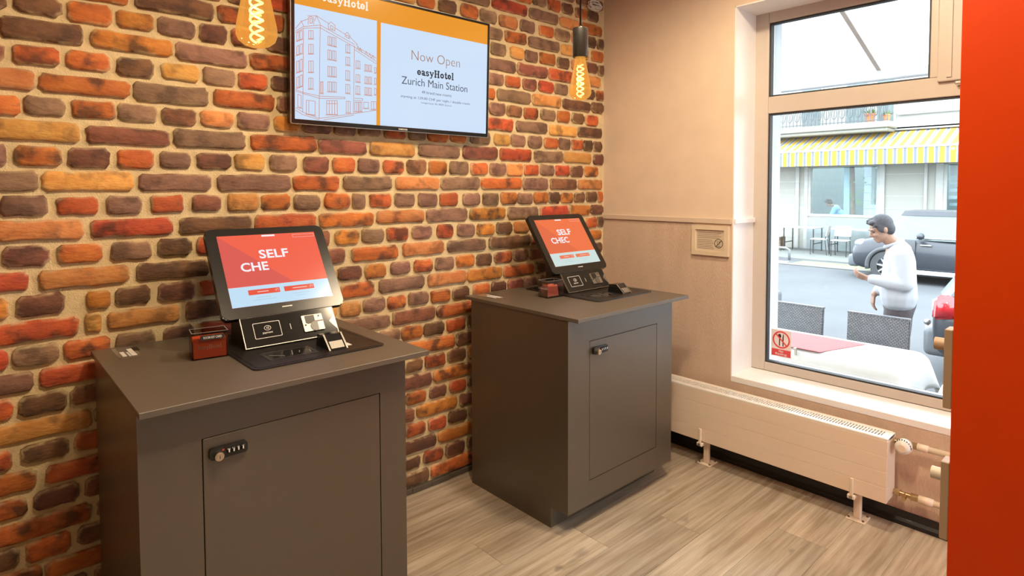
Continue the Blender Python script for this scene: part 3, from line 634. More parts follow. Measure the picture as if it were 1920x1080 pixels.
# valve and pipes (local: radiator end at y = ry0)
PX = .045
vz = .415
bm = NB(); cyl(bm, (PX, ry0, vz), (PX, ry0 - .07, vz), .011, 12); cyl(bm, (PX, ry0 - .012, vz), (PX, ry0 - .026, vz), .017, 6); cyl(bm, (PX, ry0 - .07, vz), (PX, ry0 - .095, vz), .016, 6)
vl = obj('valve', bm, BRASS, rd, 'auto')
bm = NB(); lathe(bm, [(0, 0), (.020, 0), (.031, -.012), (.034, -.028), (.033, -.050), (.026, -.064), (.016, -.070), (0, -.070)], 28, (PX - .008, ry0 - .048, vz), 'X')
th = obj('thermostat_head', bm, RADTOP, vl, 'auto')
bm = NB(); cyl(bm, (PX - .0785, ry0 - .048, vz), (PX - .0745, ry0 - .048, vz), .017, 20); obj('dial_cap', bm, RADW, vl, 'auto')
bm = NB()
for k in range(9):
    a = R(30 + k * 18); bx(bm, -.002, .0, -.0022, .0022, -.005, .005)
    for v in bm.verts[-8:] if False else list(bm.verts)[-8:]:
        v.co = Vector((PX - .057 + v.co.x, ry0 - .048 + v.co.y + .0325 * math.cos(a), vz + v.co.z + .0325 * math.sin(a)))
tag(obj('scale_marks', bm, PRINTK, vl), kind='stuff')
bm = NB(); tube(bm, [(PX, ry0 - .095, vz), (PX, ry0 - .9, vz)], .0135, 14); obj('flow_pipe', bm, RADW, rd, True)
bm = NB(); tube(bm, [(PX, ry0 - .092, vz), (PX, ry0 - .135, vz)], .0165, 14); obj('pipe_sleeve', bm, RADW, rd, True)
rz = .175
bm = NB(); cyl(bm, (PX, ry0, rz), (PX, ry0 - .10, rz), .010, 12); cyl(bm, (PX, ry0 - .006, rz), (PX, ry0 - .026, rz), .017, 6); cyl(bm, (PX, ry0 - .072, rz), (PX, ry0 - .105, rz), .017, 6); cyl(bm, (PX, ry0 - .048, rz), (PX - .03, ry0 - .048, rz - .012), .010, 8)
obj('return_valve', bm, BRASS, rd, 'auto')
bm = NB(); tube(bm, [(PX, ry0 - .105, rz), (PX, ry0 - .9, rz)], .0135, 14); obj('return_pipe', bm, RADW, rd, True)
bm = NB(); tube(bm, [(PX, ry0 - .102, rz), (PX, ry0 - .16, rz)], .018, 14); obj('pipe_sleeve', bm, RADW, rd, True)

# ------------------------------------------------------------------ orange partition and peg plates
pt = tag(obj('partition_panel', box(1.918, 2.058, -1.3, .386, 0, CEIL, .002), ORANGE), 'bright orange floor to ceiling partition at the right edge', 'partition')
for zc, lab, mt in ((1.005, 'upper taupe plate with a round peg on the edge of the orange partition', pm('peg_wood', (.48, .33, .22), .5)), (.643, 'lower taupe plate with a pale round peg on the edge of the orange partition', pm('peg_pale', (.62, .56, .48), .5))):
    pp = thing('peg_plate', lab, 'peg plate', (1.945, .386, zc), group='peg plates on the partition edge')
    obj('plate', box(-.026, .026, 0, .020, 0, .215, .002), TAUPE, pp)
    bm = NB(); cyl(bm, (0, .020, .168), (0, .046, .168), .017, 20); obj('peg', bm, mt, pp, 'auto')

# ------------------------------------------------------------------ ceiling downlights
LW = []
def downlight(x, y, watts, lab, aim=None):
    d = thing('downlight', lab, 'downlight', (x, y, CEIL), group='ceiling downlights')
    bm = NB(); lathe(bm, [(.062, 0), (.075, 0), (.075, -.008), (.060, -.014), (.052, -.006), (.052, 0)], 28); obj('trim_ring', bm, WHITE, d, 'auto')
    bm = NB(); cyl(bm, (0, 0, -.001), (0, 0, -.004), .050, 24); obj('lens', bm, emis('lamp_lens', (1, .78, .5), 6), d)
    l = bpy.data.lights.new('lamp', 'SPOT'); l.energy = watts; l.color = (1.0, .785, .525); l.spot_size = R(172); l.spot_blend = .5; l.shadow_soft_size = .09
    lo = bpy.data.objects.new('lamp', l); link(lo, d); lo.location = (0, 0, -.03)
    if aim: lo.rotation_euler = (Vector(aim) - Vector((x, y, CEIL))).to_track_quat('-Z', 'Y').to_euler()
TV_ART = '57,412 53,52;132,438 127,30;296,374 292,65;23,396 57,420 133,440 296,382;23,389 58,413 132,428 296,371;23,406 47,440 77,456;75,469 115,477 173,453;201,440 249,420;272,413 311,384;115,477 133,444;47,443 58,421;107,454 115,477;78,434 79,462 90,469 102,466 102,438;86,460 96,462 96,442 86,440 86,460;170,430 170,450 182,463 201,451 200,426 170,430;180,447 192,445 191,431 180,434 180,447;250,409 251,423 261,431 273,418 272,402;256,418 268,416 267,404 256,408 256,418;28,388 37,394 37,360 28,354 28,388;25,351 40,357;41,397 52,403 52,367 41,361 41,397;38,358 55,365;28,331 37,336 37,299 27,294 28,331;24,290 40,297;41,340 52,346 51,306 41,301 41,340;38,297 55,304;27,266 37,271 37,225 27,220 27,266;24,216 40,222;41,275 51,281 51,232 41,226 41,275;38,223 54,229;27,199 37,204 36,159 27,154 27,199;24,150 40,156;41,208 51,213 51,165 41,160 41,208;37,157 54,163;80,407 100,411 100,376 80,373 80,407;90,409 90,375;77,369 103,374;80,348 100,351 100,311 80,308 80,348;90,349 90,310;77,305 103,309;80,276 100,279 100,231 80,228 80,276;90,277 90,230;77,225 103,228;80,202 99,204 99,159 80,156 80,202;90,203 89,157;76,153 103,156;168,398 184,396 184,359 168,362 168,398;176,397 176,361;165,358 188,357;189,397 206,395 206,358 189,360 189,397;198,396 198,359;186,356 210,356;168,338 184,337 185,297 168,298 168,338;176,338 176,297;165,294 188,294;189,338 206,337 206,296 189,297 189,338;198,337 198,297;186,294 210,293;168,265 185,265 185,223 168,223 168,265;176,265 176,223;165,219 188,220;189,266 207,266 207,224 189,223 189,266;198,266 198,223;186,220 210,221;168,197 185,198 185,155 168,155 168,197;176,197 176,155;165,151 188,152;189,198 207,199 207,157 189,156 189,198;198,199 198,156;186,152 210,154;254,375 273,375 273,340 254,341 254,375;263,375 263,340;250,337 277,338;254,319 273,319 273,284 254,285 254,319;264,319 264,284;251,281 277,281;254,258 273,257 273,216 254,217 254,258;264,257 264,216;251,213 277,213;254,196 274,195 274,156 254,157 254,196;264,196 264,157;251,154 277,153;133,192 145,194 145,144 132,143 133,192;139,193 139,144;129,139 148,141;296,371 409,320;298,358 409,309;305,383 320,367 356,356 408,336;308,360 314,376 321,355;320,355 326,371 333,351;350,345 356,359 363,340;368,339 374,352 382,334;384,333 390,346 397,329;304,309 324,309 324,277 304,277 304,309;314,309 314,277;300,273 327,274;304,246 324,246 324,213 304,214 304,246;314,246 314,214;301,210 328,211;304,194 324,193 324,158 304,158 304,194;314,194 314,158;301,155 328,155;349,298 364,297 364,270 349,270 349,298;356,297 356,270;345,266 367,267;368,298 383,298 383,271 369,271 368,298;376,298 376,271;365,267 387,268;349,243 364,242 364,212 349,213 349,243;357,243 357,212;346,209 368,209;369,243 384,243 384,213 369,213 369,243;376,243 376,213;365,209 387,210;349,192 364,192 364,159 350,159 349,192;357,192 357,159;346,156 368,156;369,192 384,192 384,159 369,159 369,192;376,192 377,159;366,155 388,156;399,291 408,291 408,267 400,267 399,291;396,264 412,265;400,241 408,241 409,214 400,214 400,241;396,210 412,211;400,194 409,193 409,164 400,165 400,194;396,161 413,161;22,146 56,137 127,129 249,136 249,129 127,119 22,139;297,136 338,139 338,129 297,125;69,105 109,104 108,44 69,46 69,105;66,43 112,41;80,104 80,52;162,112 212,117 213,55 162,51 162,112;187,114 187,53;158,48 216,52;162,99 212,103;174,113 174,52;200,115 200,54;256,118 276,120 276,69 256,67 256,118;266,119 266,68;252,63 280,66;298,118 316,120 316,77 298,76 298,118;307,119 307,77;295,72 320,74;320,121 334,122 334,80 320,79 320,121;327,121 327,79;316,75 338,77;344,123 368,125 368,97 344,95 344,123;340,92 372,94;383,129 409,131 409,96 383,93 383,129;396,130 396,94;379,90 413,92;31,127 46,123 46,70 31,74 31,127;28,70 49,67;22,68 53,52 127,30 294,65 410,91;148,25 294,58;22,57 53,41 127,24'
# ------------------------------------------------------------------ television
tv = thing('television', 'wall mounted black flat screen showing an orange and white hotel advert', 'television', (1.033, 2.60, 1.886))
tt = .037
TVM = plane_frame((0, 0, 0), (0, -math.sin(tt), math.cos(tt)), (0, -math.cos(tt), -math.sin(tt)))
hs_ = obj('housing', prism(NB(), rrect(.006, 1.090, .004, .616, .008, 2), 'Z', -.048, -.004), BLACK, tv, 'auto'); hs_.matrix_local = TVM
bz = obj('bezel', ringplate(NB(), rrect(0, 1.096, 0, .620, .006, 2), rrect(.0165, 1.0845, .0200, .6085, .002, 2), -.006, .004), GLOSSB, tv, 'auto'); bz.matrix_local = TVM
bm = NB(); ringplate(bm, rrect(-.0012, 1.0972, -.0012, .6212, .007, 2), rrect(.001, 1.095, .001, .619, .006, 2), -.006, .0046); eb = obj('silver_edge', bm, STEEL, tv); eb.matrix_local = TVM
TVO = emis('screen_orange', srgb(232, 150, 40), 1.0); TVW = emis('screen_ice', srgb(203, 224, 248), 1.0)
scr = flat('screen', rect(.0165, 1.0845, .0200, .6085), TVO, tv, -.002, .002); scr.matrix_local = TVM
flat('picture_field', rect(.0175, .4105, .0205, .510), TVW, scr, .0001, .0003)
flat('text_field', rect(.4310, 1.0840, .0205, .506), TVW, scr, .0001, .0003)
art = NB()
for ln in TV_ART.split(';'):
    strips(art, [tuple(float(v) / 1000 for v in q.split(',')) for q in ln.split()], .0021, .0005, .0003)
for v in art.verts:
    v.co.x = min(max(v.co.x, .018), .4095)
obj('line_drawing', art, emis('screen_line', srgb(214, 140, 110), .85), scr)
INK = emis('screen_ink', srgb(38, 44, 62), .55); INK2 = emis('screen_ink_soft', srgb(70, 80, 105), .7); BRN = emis('screen_brown', srgb(176, 124, 96), .8)
LT = emis('screen_white', srgb(252, 240, 225), 1.0)
def slab_text(nm, box_, mat, parent, h):
    # heavy slab-serif word drawn from strokes, two-storey shapes kept simple
    u0, u1, v0, v1 = box_
    adv = {'e': 5.4, 'a': 5.6, 's': 4.9, 'y': 6.0, 'H': 8.2, 'o': 5.6, 't': 4.4, 'l': 3.6}
    word = 'easyHotel'; tot = sum(adv[c] for c in word); sc = (u1 - u0) / tot; sv = (v1 - v0) / 9.6
    bm = NB(); x = 0
    def ST(pts, wd):
        strips(bm, [(u0 + (x + a) * sc, v0 + (b + 2.4) * sv) for a, b in pts], wd * sc, h, .0004)
    def ARC(cx, cy, rx, ry, a0, a1, wd, n=9):
        ST([(cx + rx * math.cos(R(a0 + (a1 - a0) * k / n)), cy + ry * math.sin(R(a0 + (a1 - a0) * k / n))) for k in range(n + 1)], wd)
    for c in word:
        if c == 'e': ARC(2.6, 2.4, 1.75, 1.9, 0, 320, 1.3); ST([(1, 2.4), (4.3, 2.4)], .8)
        elif c == 'a': ARC(2.3, 1.4, 1.2, 1.0, 0, 360, 1.1); ST([(1, 4.0), (2.4, 4.5), (3.8, 3.8), (3.8, .4), (5.0, .3)], 1.25)
        elif c == 's': ARC(2.3, 3.4, 1.35, 1.0, 30, 270, 1.15); ARC(2.3, 1.35, 1.45, 1.0, 90, -150, 1.15)
        elif c == 'y': ST([(1.2, 4.4), (3.2, .6)], 1.5); ST([(5, 4.4), (2.6, -1.4), (1.2, -1.7)], 1.0); ST([(.3, 4.4), (2.2, 4.4)], .7); ST([(4, 4.4), (5.7, 4.4)], .7)
        elif c == 'H':
            for q in (2, 6): ST([(q, .2), (q, 6.6)], 1.7); ST([(q - 1.3, .2), (q + 1.3, .2)], .8); ST([(q - 1.3, 6.6), (q + 1.3, 6.6)], .8)
            ST([(2, 3.5), (6, 3.5)], .9)
        elif c == 'o': ARC(2.7, 2.3, 1.75, 1.9, 0, 360, 1.35)
        elif c == 't': ST([(2.1, 6.0), (2.1, .9), (2.8, .3), (3.9, .6)], 1.45); ST([(.7, 4.3), (3.8, 4.3)], .8)
        elif c == 'l': ST([(1.8, .2), (1.8, 6.8)], 1.5); ST([(.6, .2), (3.1, .2)], .8); ST([(.8, 6.8), (1.8, 6.8)], .8)
        x += adv[c]
    return obj(nm, bm, mat, parent)
slab_text('lettering', (.1384, .3660, .536, .585), LT, scr, .0003)
text('lettering', 'Now Open', (.6025, .8990, .342, .4035), BRN, scr, .0005, -.016)
slab_text('lettering', (.6347, .8617, .276, .322), INK, scr, .0005)
text('lettering', 'Zurich Main Station', (.5470, .9510, .2325, .2700), INK2, scr, .0005, -.004)
text('lettering', '49 brand new rooms', (.6640, .8470, .197, .2115), INK2, scr, .0005, -.006)
text('lettering', 'starting at 129.00 CHF per night / double room', (.5432, .9690, .163, .1790), INK2, scr, .0005, -.006)
text('lettering', 'Langstrasse 30, 8005 Zurich', (.6617, .8483, .145, .1555), INK2, scr, .0005, -.006)
text('maker_mark', 'SAMSUNG', (.5300, .5800, .0055, .0135), PRINTW, bz, .004, .01)
mt = obj('wall_bracket', box(.35, .75, .012, .066, .22, .40), BLACK, tv)

# ------------------------------------------------------------------ kiosk cabinets
def kiosk(x, y, lab, door_x):
    k = thing('kiosk_cabinet', lab, 'cabinet', (x, y, 0), group='grey kiosk cabinets')
    W, D0, D1 = .829, 0, .712           # body: x 0..W, y 0..D1
    T = .019
    obj('side_panel', prism(NB(), [(.11, 0), (D1, 0), (D1, 1.001), (T, 1.001), (T, .101), (.11, .101)], 'X', 0, T), GREYLAM, k)
    obj('side_panel', prism(NB(), [(.11, 0), (D1, 0), (D1, 1.001), (T, 1.001), (T, .101), (.11, .101)], 'X', W - T, W), GREYLAM, k)
    obj('back_panel', box(T, W - T, D1 - T, D1, .0, 1.001), GREYLAM, k)
    obj('bottom_panel', box(T, W - T, T, D1 - T, .101, .12), GREYLAM, k)
    obj('plinth', box(T, W - T, .11, .128, 0, .101), GREYLAM, k)
    d0, d1, e0, e1 = door_x[0], door_x[1], .220, .883
    bm = NB()
    bx(bm, 0, W, 0, T, .101, e0 - .003); bx(bm, 0, W, 0, T, e1 + .003, 1.001)
    bx(bm, 0, d0 - .003, 0, T, e0 - .003, e1 + .003); bx(bm, d1 + .003, W, 0, T, e0 - .003, e1 + .003)
    obj('front_frame', bm, GREYLAM, k)
    obj('gap_liner', box(d0 - .02, d1 + .02, T + .0005, T + .006, e0 - .02, e1 + .02), BLACK, k)
    obj('door', box(d0, d1, 0, T, e0, e1, .001), GREYLAM, k)
    obj('countertop', box(-.005, .889, -.066, .762, 1.002, 1.020, .0012), GREYTOP, k)
    # combination lock
    lx, lz = d0 + .014, e1 - .064
    bm = NB(); prism(bm, rrect(lx, lx + .104, lz, lz + .034, .009, 4), 'Y', -.014, 0); lk = obj('combination_lock', bm, BLACK, k, 'auto')
    for q in range(4):
        bm = NB(); cyl(bm, (lx + .046 + q * .013, -.013, lz + .019), (lx + .0545 + q * .013, -.013, lz + .019), .0085, 14); obj('number_wheel', bm, GLOSSB, lk, 'auto')
        obj('wheel_mark', box(lx + .0488 + q * .013, lx + .0518 + q * .013, -.0222, -.0214, lz + .015, lz + .024), PRINTW, lk)
    bm = NB(); cyl(bm, (lx + .022, -.014, lz + .013), (lx + .022, -.030, lz + .013), .0125, 20); cyl(bm, (lx + .022, -.030, lz + .013), (lx + .022, -.033, lz + .013), .0095, 20); obj('key_cylinder', bm, pm('lock_nickel', (.62, .55, .44), .3, 1), lk, 'auto')
    obj('keyhole', box(lx + .0212, lx + .0228, -.0336, -.0329, lz + .008, lz + .018), BLACK, lk)
    obj('indicator', box(lx + .033, lx + .039, -.0148, -.0138, lz + .022, lz + .027), pm('lock_red', (.4, .05, .03), .4), lk)
    # drop slot and printed plate on the top
    obj('card_slot', box(.108, .128, .715 - .060, .715, 1.0195, 1.0212), BLACK, k)
    pl = obj('label_plate', box(.052, .118, .560, .735, 1.0198, 1.0206, .0), pm('clear_label', (.16, .14, .115), .12), k)
    bm = NB(); bx(bm, .066, .078, .590, .665, 1.0206, 1.0211); bx(bm, .092, .108, .585, .70, 1.0206, 1.0211)
    for j in range(9): bx(bm, .084, .090, .584 + j * .008, .588 + j * .008, 1.0206, 1.0210)
    tag(obj('printed_lines', bm, PRINTW, pl), kind='stuff')
    return k
kiosk(.313, 1.870, 'grey laminate kiosk cabinet nearest the camera on the left', (.160, .724))
kiosk(1.971, 1.838, 'grey laminate kiosk cabinet by the window corner', (.150, .687))

# ------------------------------------------------------------------ self check-in terminals
THI = R(34.5)
SCR_R = emis('screen_red', srgb(240, 98, 74), 1.0); SCR_R2 = emis('screen_red_dark', srgb(222, 92, 84), .95)
SCR_B = emis('screen_pale_blue', srgb(190, 222, 244), 1.0); BTN = emis('screen_button', srgb(230, 82, 62), 1.0); GLINE = emis('screen_soft_line', srgb(238, 196, 190), 1.0)
SCR_O = emis('screen_warm', srgb(236, 112, 66), 1.0); SCR_O2 = emis('screen_warm_dark', srgb(226, 104, 66), .97); SCR_T = emis('screen_teal', srgb(200, 222, 220), 1.0); BTN2 = emis('screen_button_warm', srgb(232, 120, 86), 1.0)
def terminal(x, y, lab, word2, w2, cols):
    A, B, Cb, Bt = cols
    t = thing('check_in_terminal', lab, 'terminal', (x, y, 1.0202), group='self check in terminals')
    zb = 0
    # inset base plate
    bm = NB(); prism(bm, rrect(-.235, .235, -.262, .300, .025, 4), 'Z', 0, .004); bp = obj('base_plate', bm, BLACK, t, 'auto')
    bm = NB(); ringplate(bm, rrect(-.222, .222, -.249, .287, .018, 4), rrect(-.2195, .2195, -.2465, .2845, .016, 4), .004, .0048); obj('groove_line', bm, GLOSSB, bp)
    V = (0, math.sin(THI), math.cos(THI)); Nn = (0, -math.cos(THI), math.sin(THI))
    # stand column behind the fascia
    bm = NB()
    prism(bm, [(.012, .004), (.080, .102), (.094, .112), (.150, .195), (.190, .195), (.190, .004)], 'X', -.168, .168)
    obj('stand', bm, BLACK, t, 'auto')
    FM = plane_frame((0, 0, .010), V, Nn)
    fc = obj('fascia', prism(NB(), rect(-.1755, .1755, 0, .118), 'Z', -.006, 0), FASC, t); fc.matrix_local = FM
    bm = NB(); ringplate(bm, rect(-.1770, .1770, -.0015, .1195), rect(-.1745, .1745, .001, .117), -.006, .0006); obj('steel_edge', bm, STEEL, fc)
    obj('payment_outline', ringplate(NB(), rrect(-.137, -.039, .030, .0925, .004, 2), rrect(-.1350, -.041, .032, .0905, .003, 2), 0, .0006), PRINTW, fc)
    bm = NB()
    c0 = (-.0865, .0685)
    ringplate(bm, [(c0[0] + .0125 * math.cos(k * .2618), c0[1] + .0098 * math.sin(k * .2618)) for k in range(24)], [(c0[0] + .0110 * math.cos(k * .2618), c0[1] + .0083 * math.sin(k * .2618)) for k in range(24)], 0, .0006)
    for q in range(3): strips(bm, [(c0[0] - .005 + q * .004 + .0022 * math.cos(R(a)), c0[1] + (.003 + q * .0014) * math.sin(R(a))) for a in (-70, -35, 0, 35, 70)], .0012, 0, .0006)
    tag(obj('contactless_symbol', bm, PRINTW, fc), kind='stuff')
    text('lettering', 'payment', (-.107, -.071, .0445, .0535), PRINTW, fc, 0, .005)
    bm = NB(); strips(bm, [(-.0025, .050), (-.0025, .0705)], .0022, 0, .0006); obj('divider_mark', bm, PRINTW, fc)
    # chip card reader
    bm = NB(); prism(bm, rrect(.043, .124, .026, .093, .003, 2), 'Z', 0, .006); rd_ = obj('card_reader', bm, STEEL, fc, 'auto')
    bm = NB(); prism(bm, [(.055, .062), (.064, .056), (.092, .060), (.092, .0905), (.055, .0905)], 'Z', .006, .0075); obj('reader_throat', bm, BLACK, fc)
    bm = NB(); prism(bm, [(.090 + .020 * math.cos(R(a)), .044 + .020 * math.sin(R(a))) for a in range(90, 271, 20)] + [(.100, .024 + .004), (.100, .062), (.124, .0625), (.124, .0665), (.094, .0665)], 'Z', .006, .0085); obj('reader_guide', bm, pm('reader_dark', (.10, .09, .08), .3), fc)
    for a, b in ((.052, .0525), (.110, .084)): obj('reader_screw', cyl(NB(), (a, b, .006), (a, b, .0085), .0033, 10), BLACK, fc)
    # metal corner cheek of the fascia
    bm = NB(); prism(bm, [(.150, .058), (.1745, .082), (.1745, .020), (.160, .040)], 'Z', 0, .0012); obj('steel_cheek', bm, STEEL, fc)
    # tray slot and scanner pod on the plate
    tr = obj('ticket_tray', ringplate(NB(), [(-.16, -.185), (.010, -.195), (.010, -.085), (-.16, -.075)], [(-.148, -.172), (-.002, -.181), (-.002, -.097), (-.148, -.088)], .004, .0052), pm('tray_edge', (.035, .032, .03), .25), t)
    obj('tray_floor', prism(NB(), [(-.148, -.172), (-.002, -.181), (-.002, -.097), (-.148, -.088)], 'Z', .0042, .0048), GLOSSB, tr)
    bm = NB()
    for a, b in (((-.075, -.165), (-.055, -.105)), ((-.045, -.150), (-.035, -.125)), ((-.14, -.12), (-.10, -.16)), ((-.012, -.170), (-.004, -.135))):
        d = Vector((b[0] - a[0], b[1] - a[1])); n_ = Vector((-d.y, d.x)).normalized() * .0012
        prism(bm, [(a[0] + n_.x, a[1] + n_.y), (a[0] - n_.x, a[1] - n_.y), (b[0] - n_.x, b[1] - n_.y), (b[0] + n_.x, b[1] + n_.y)], 'Z', .0048, .0056)
    tag(obj('tray_marks', bm, pm('tray_grey', (.30, .29, .27), .4), tr), kind='stuff')
    bm = NB(); prism(bm, [(-.205, .004), (-.095, .004), (-.105, .047), (-.150, .050)], 'X', .040, .112); pod = obj('scanner_pod', bm, GLOSSB, t)
    for xx in (.040, .106):
        obj('pod_edge', prism(NB(), [(-.207, .004), (-.199, .004), (-.146, .050), (-.152, .053)], 'X', xx, xx + .006), STEEL, pod)
    bm = NB(); prism(bm, [(-.2025, .008), (-.1785, .029), (-.1795, .0305), (-.2035, .0095)], 'X', .050, .100); obj('pod_window', bm, STEEL, pod)
    obj('pod_label', box(.118, .140, -.18, -.13, .004, .0048), PRINTW, t)
    # monitor
    MM = plane_frame((0, .064, .1094), V, Nn)
    bm = NB(); prism(bm, rrect(-.2325, .2325, 0, .382, .022, 5), 'Z', -.024, 0)
    bmesh.ops.bevel(bm, geom=[e for e in bm.edges if abs(e.verts[0].co.z) < 1e-6 and abs(e.verts[1].co.z) < 1e-6], offset=.003, segments=2, affect='EDGES')
    mo = obj('monitor', bm, pm('monitor_black', (.016, .015, .014), .24, spec=.35), t, 'auto'); mo.matrix_local = MM
    bm = NB(); prism(bm, rrect(-.19, .19, .04, .33, .03, 4), 'Z', -.060, -.024); obj('rear_housing', bm, BLACK, mo, 'auto')
    h = .0002
    flat('screen', rect(-.1925, .1925, .0435, .3505), A, mo, h, .0004)
    flat('shaded_field', [(-.1925, .3500), (.052, .1275), (-.1925, .1275)], B, mo, h + .0004, .0002)
    flat('footer_field', rect(-.1925, .1925, .0435, .1250), Cb, mo, h + .0006, .0002)
    text('lettering', 'SELF', (-.053, .0615, .2405, .2795), LT2, mo, h + .0007, .022)
    text('lettering', word2, (-.1315, w2, .1880, .2265), LT2, mo, h + .0007, .022)
    for q, (a, b) in enumerate(((-.1257, -.0085), (.0085, .1275))):
        flat('button', rect(a, b, .0878, .1090), Bt, mo, h + .0008, .0002)
        bm = NB(); strips(bm, [(a + .035, .0985), (b - (.045 if q == 0 else .03), .0985)], .0035, h + .001, .0002)
        strips(bm, [(b - .014, .094), (b - .014, .104), (b - .006, .104), (b - .006, .094)], .0012, h + .001, .0002); strips(bm, [(b - .020, .099), (b - .010, .099)], .0012, h + .001, .0002)
        tag(obj('button_print', bm, GLINE, mo), kind='stuff')
    bm = NB()
    for v_, a, b in ((.0755, -.098, -.048), (.0655, -.112, -.03), (.0755, .035, .10), (.0655, .05, .086)): strips(bm, [(a, v_), (b, v_)], .002, h + .0008, .0002)
    tag(obj('fine_print', bm, emis('screen_fine_print', srgb(176, 200, 214), 1.0), mo), kind='stuff')
    flat('header_tab', rect(-.026, .026, .3400, .3475), LT2, mo, h + .0006, .0002)
    bm = NB(); strips(bm, [(.098, .330), (.098, .343), (.188, .343), (.188, .330), (.098, .330)], .0012, h + .0006, .0002); obj('header_box', bm, GLINE, mo)
    bm = NB(); strips(bm, [(-.014, .0255), (.014, .0255)], .004, 0, .0006); strips(bm, [(.0175, .0255), (.020, .0255)], .005, 0, .0006); tag(obj('maker_mark', bm, PRINTW, mo), kind='stuff')
    return t
LT2 = emis('screen_bright', srgb(246, 240, 246), 1.0)
terminal(.888, 2.231, 'black touch screen terminal reading SELF CHE on the nearer kiosk cabinet', 'CHE', -.0285, (SCR_R, SCR_R2, SCR_B, BTN))
terminal(2.577, 2.231, 'black touch screen terminal reading SELF CHEC on the far kiosk cabinet', 'CHEC', .0130, (SCR_O, SCR_O2, SCR_T, BTN2))

# ------------------------------------------------------------------ card boxes and cards
ACRY = glass('smoked_acrylic', (.80, .77, .75), .02, .6)
ACRC = glass('clear_acrylic', (.90, .92, .95), .02, .8)
CARD = pm('orange_card', (.75, .115, .03), .4, var=.04)
def acrylic_box(x, y, rz, lab, mat, hgt):
    b = thing('card_box', lab, 'box', (x, y, 1.0202), rz, group='acrylic card boxes')
    w_, d_, t_ = .056, .040, .0025
    obj('floor_plate', box(-w_, w_, -d_, d_, 0, t_), mat, b)
    for nm, a in (('front_wall', (-w_, w_, -d_, -d_ + t_)), ('back_wall', (-w_, w_, d_ - t_, d_)), ('side_wall', (-w_, -w_ + t_, -d_ + t_, d_ - t_)), ('side_wall', (w_ - t_, w_, -d_ + t_, d_ - t_))):
        obj(nm, box(*a, t_, hgt), mat, b)
    bm = NB(); ringplate(bm, rect(-w_, w_, -d_, d_), rect(-w_ + t_, w_ - t_, -d_ + t_, d_ - t_), hgt, hgt + .001); obj('rim', bm, pm('acrylic_edge', (.30, .28, .27), .2), b)
    return b
bl = acrylic_box(.600, 2.268, R(-8), 'smoked acrylic box of orange cards on the nearer kiosk cabinet', ACRY, .092)
lb = obj('label_strip', prism(NB(), rect(-.030, .044, .066, .082), 'Z', 0, .0006), PRINTK, bl); lb.matrix_local = plane_frame((0, -.0402, 0), (0, 0, 1), (0, -1, 0))
text('lettering', 'ROOM KEY CARD', (-.020, .036, .070, .078), PRINTW, lb, .0006, .01)
for q in range(7):
    c = tag(obj('key_card', box(-.0505, .0505, -.0006, .0006, 0, .066, .0003), CARD), 'orange key card standing in the smoked box, one of a tight row', 'card', 'orange cards in the smoked box')
    c.matrix_world = Matrix.Translation((.600, 2.268, 1.0233)) @ Matrix.Rotation(R(-8), 4, 'Z') @ Matrix.Translation((0, -.0345 + q * .0095, .0005)) @ Matrix.Rotation(R(-3), 4, 'X')
    if q == 0:
        c['label'] = 'front orange key card with pale hotel lettering in the smoked box'; del c['group']
        fr_ = slab_text('lettering', (-.036, .036, .026, .044), pm('card_print', (.80, .45, .33), .5), c, 0); fr_.matrix_local = plane_frame((0, -.0007, 0), (0, 0, 1), (0, -1, 0))
br = acrylic_box(2.288, 2.262, R(-4), 'clear acrylic box of loose orange cards on the far kiosk cabinet', ACRC, .090)
rc = random.Random(3)
CARD2 = pm('orange_card_pale', (.72, .17, .075), .4, var=.05)
for q in range(8):
    c = tag(obj('key_card', box(-.040, .040, -.0006, .0006, 0, .054, .0003), CARD2 if q % 2 else CARD), 'loose orange key card leaning in the clear box', 'card', 'loose cards in the clear box')
    c.matrix_world = Matrix.Translation((2.288, 2.262, 1.0236)) @ Matrix.Rotation(R(-4), 4, 'Z') @ Matrix.Translation((rc.uniform(-.010, .010), -.026 + q * .0075, .003)) @ Matrix.Rotation(R(rc.uniform(-8, 8)), 4, 'Y') @ Matrix.Rotation(R(-9 + rc.uniform(-5, 3)), 4, 'X') @ Matrix.Rotation(R(rc.uniform(-6, 6)), 4, 'Z')

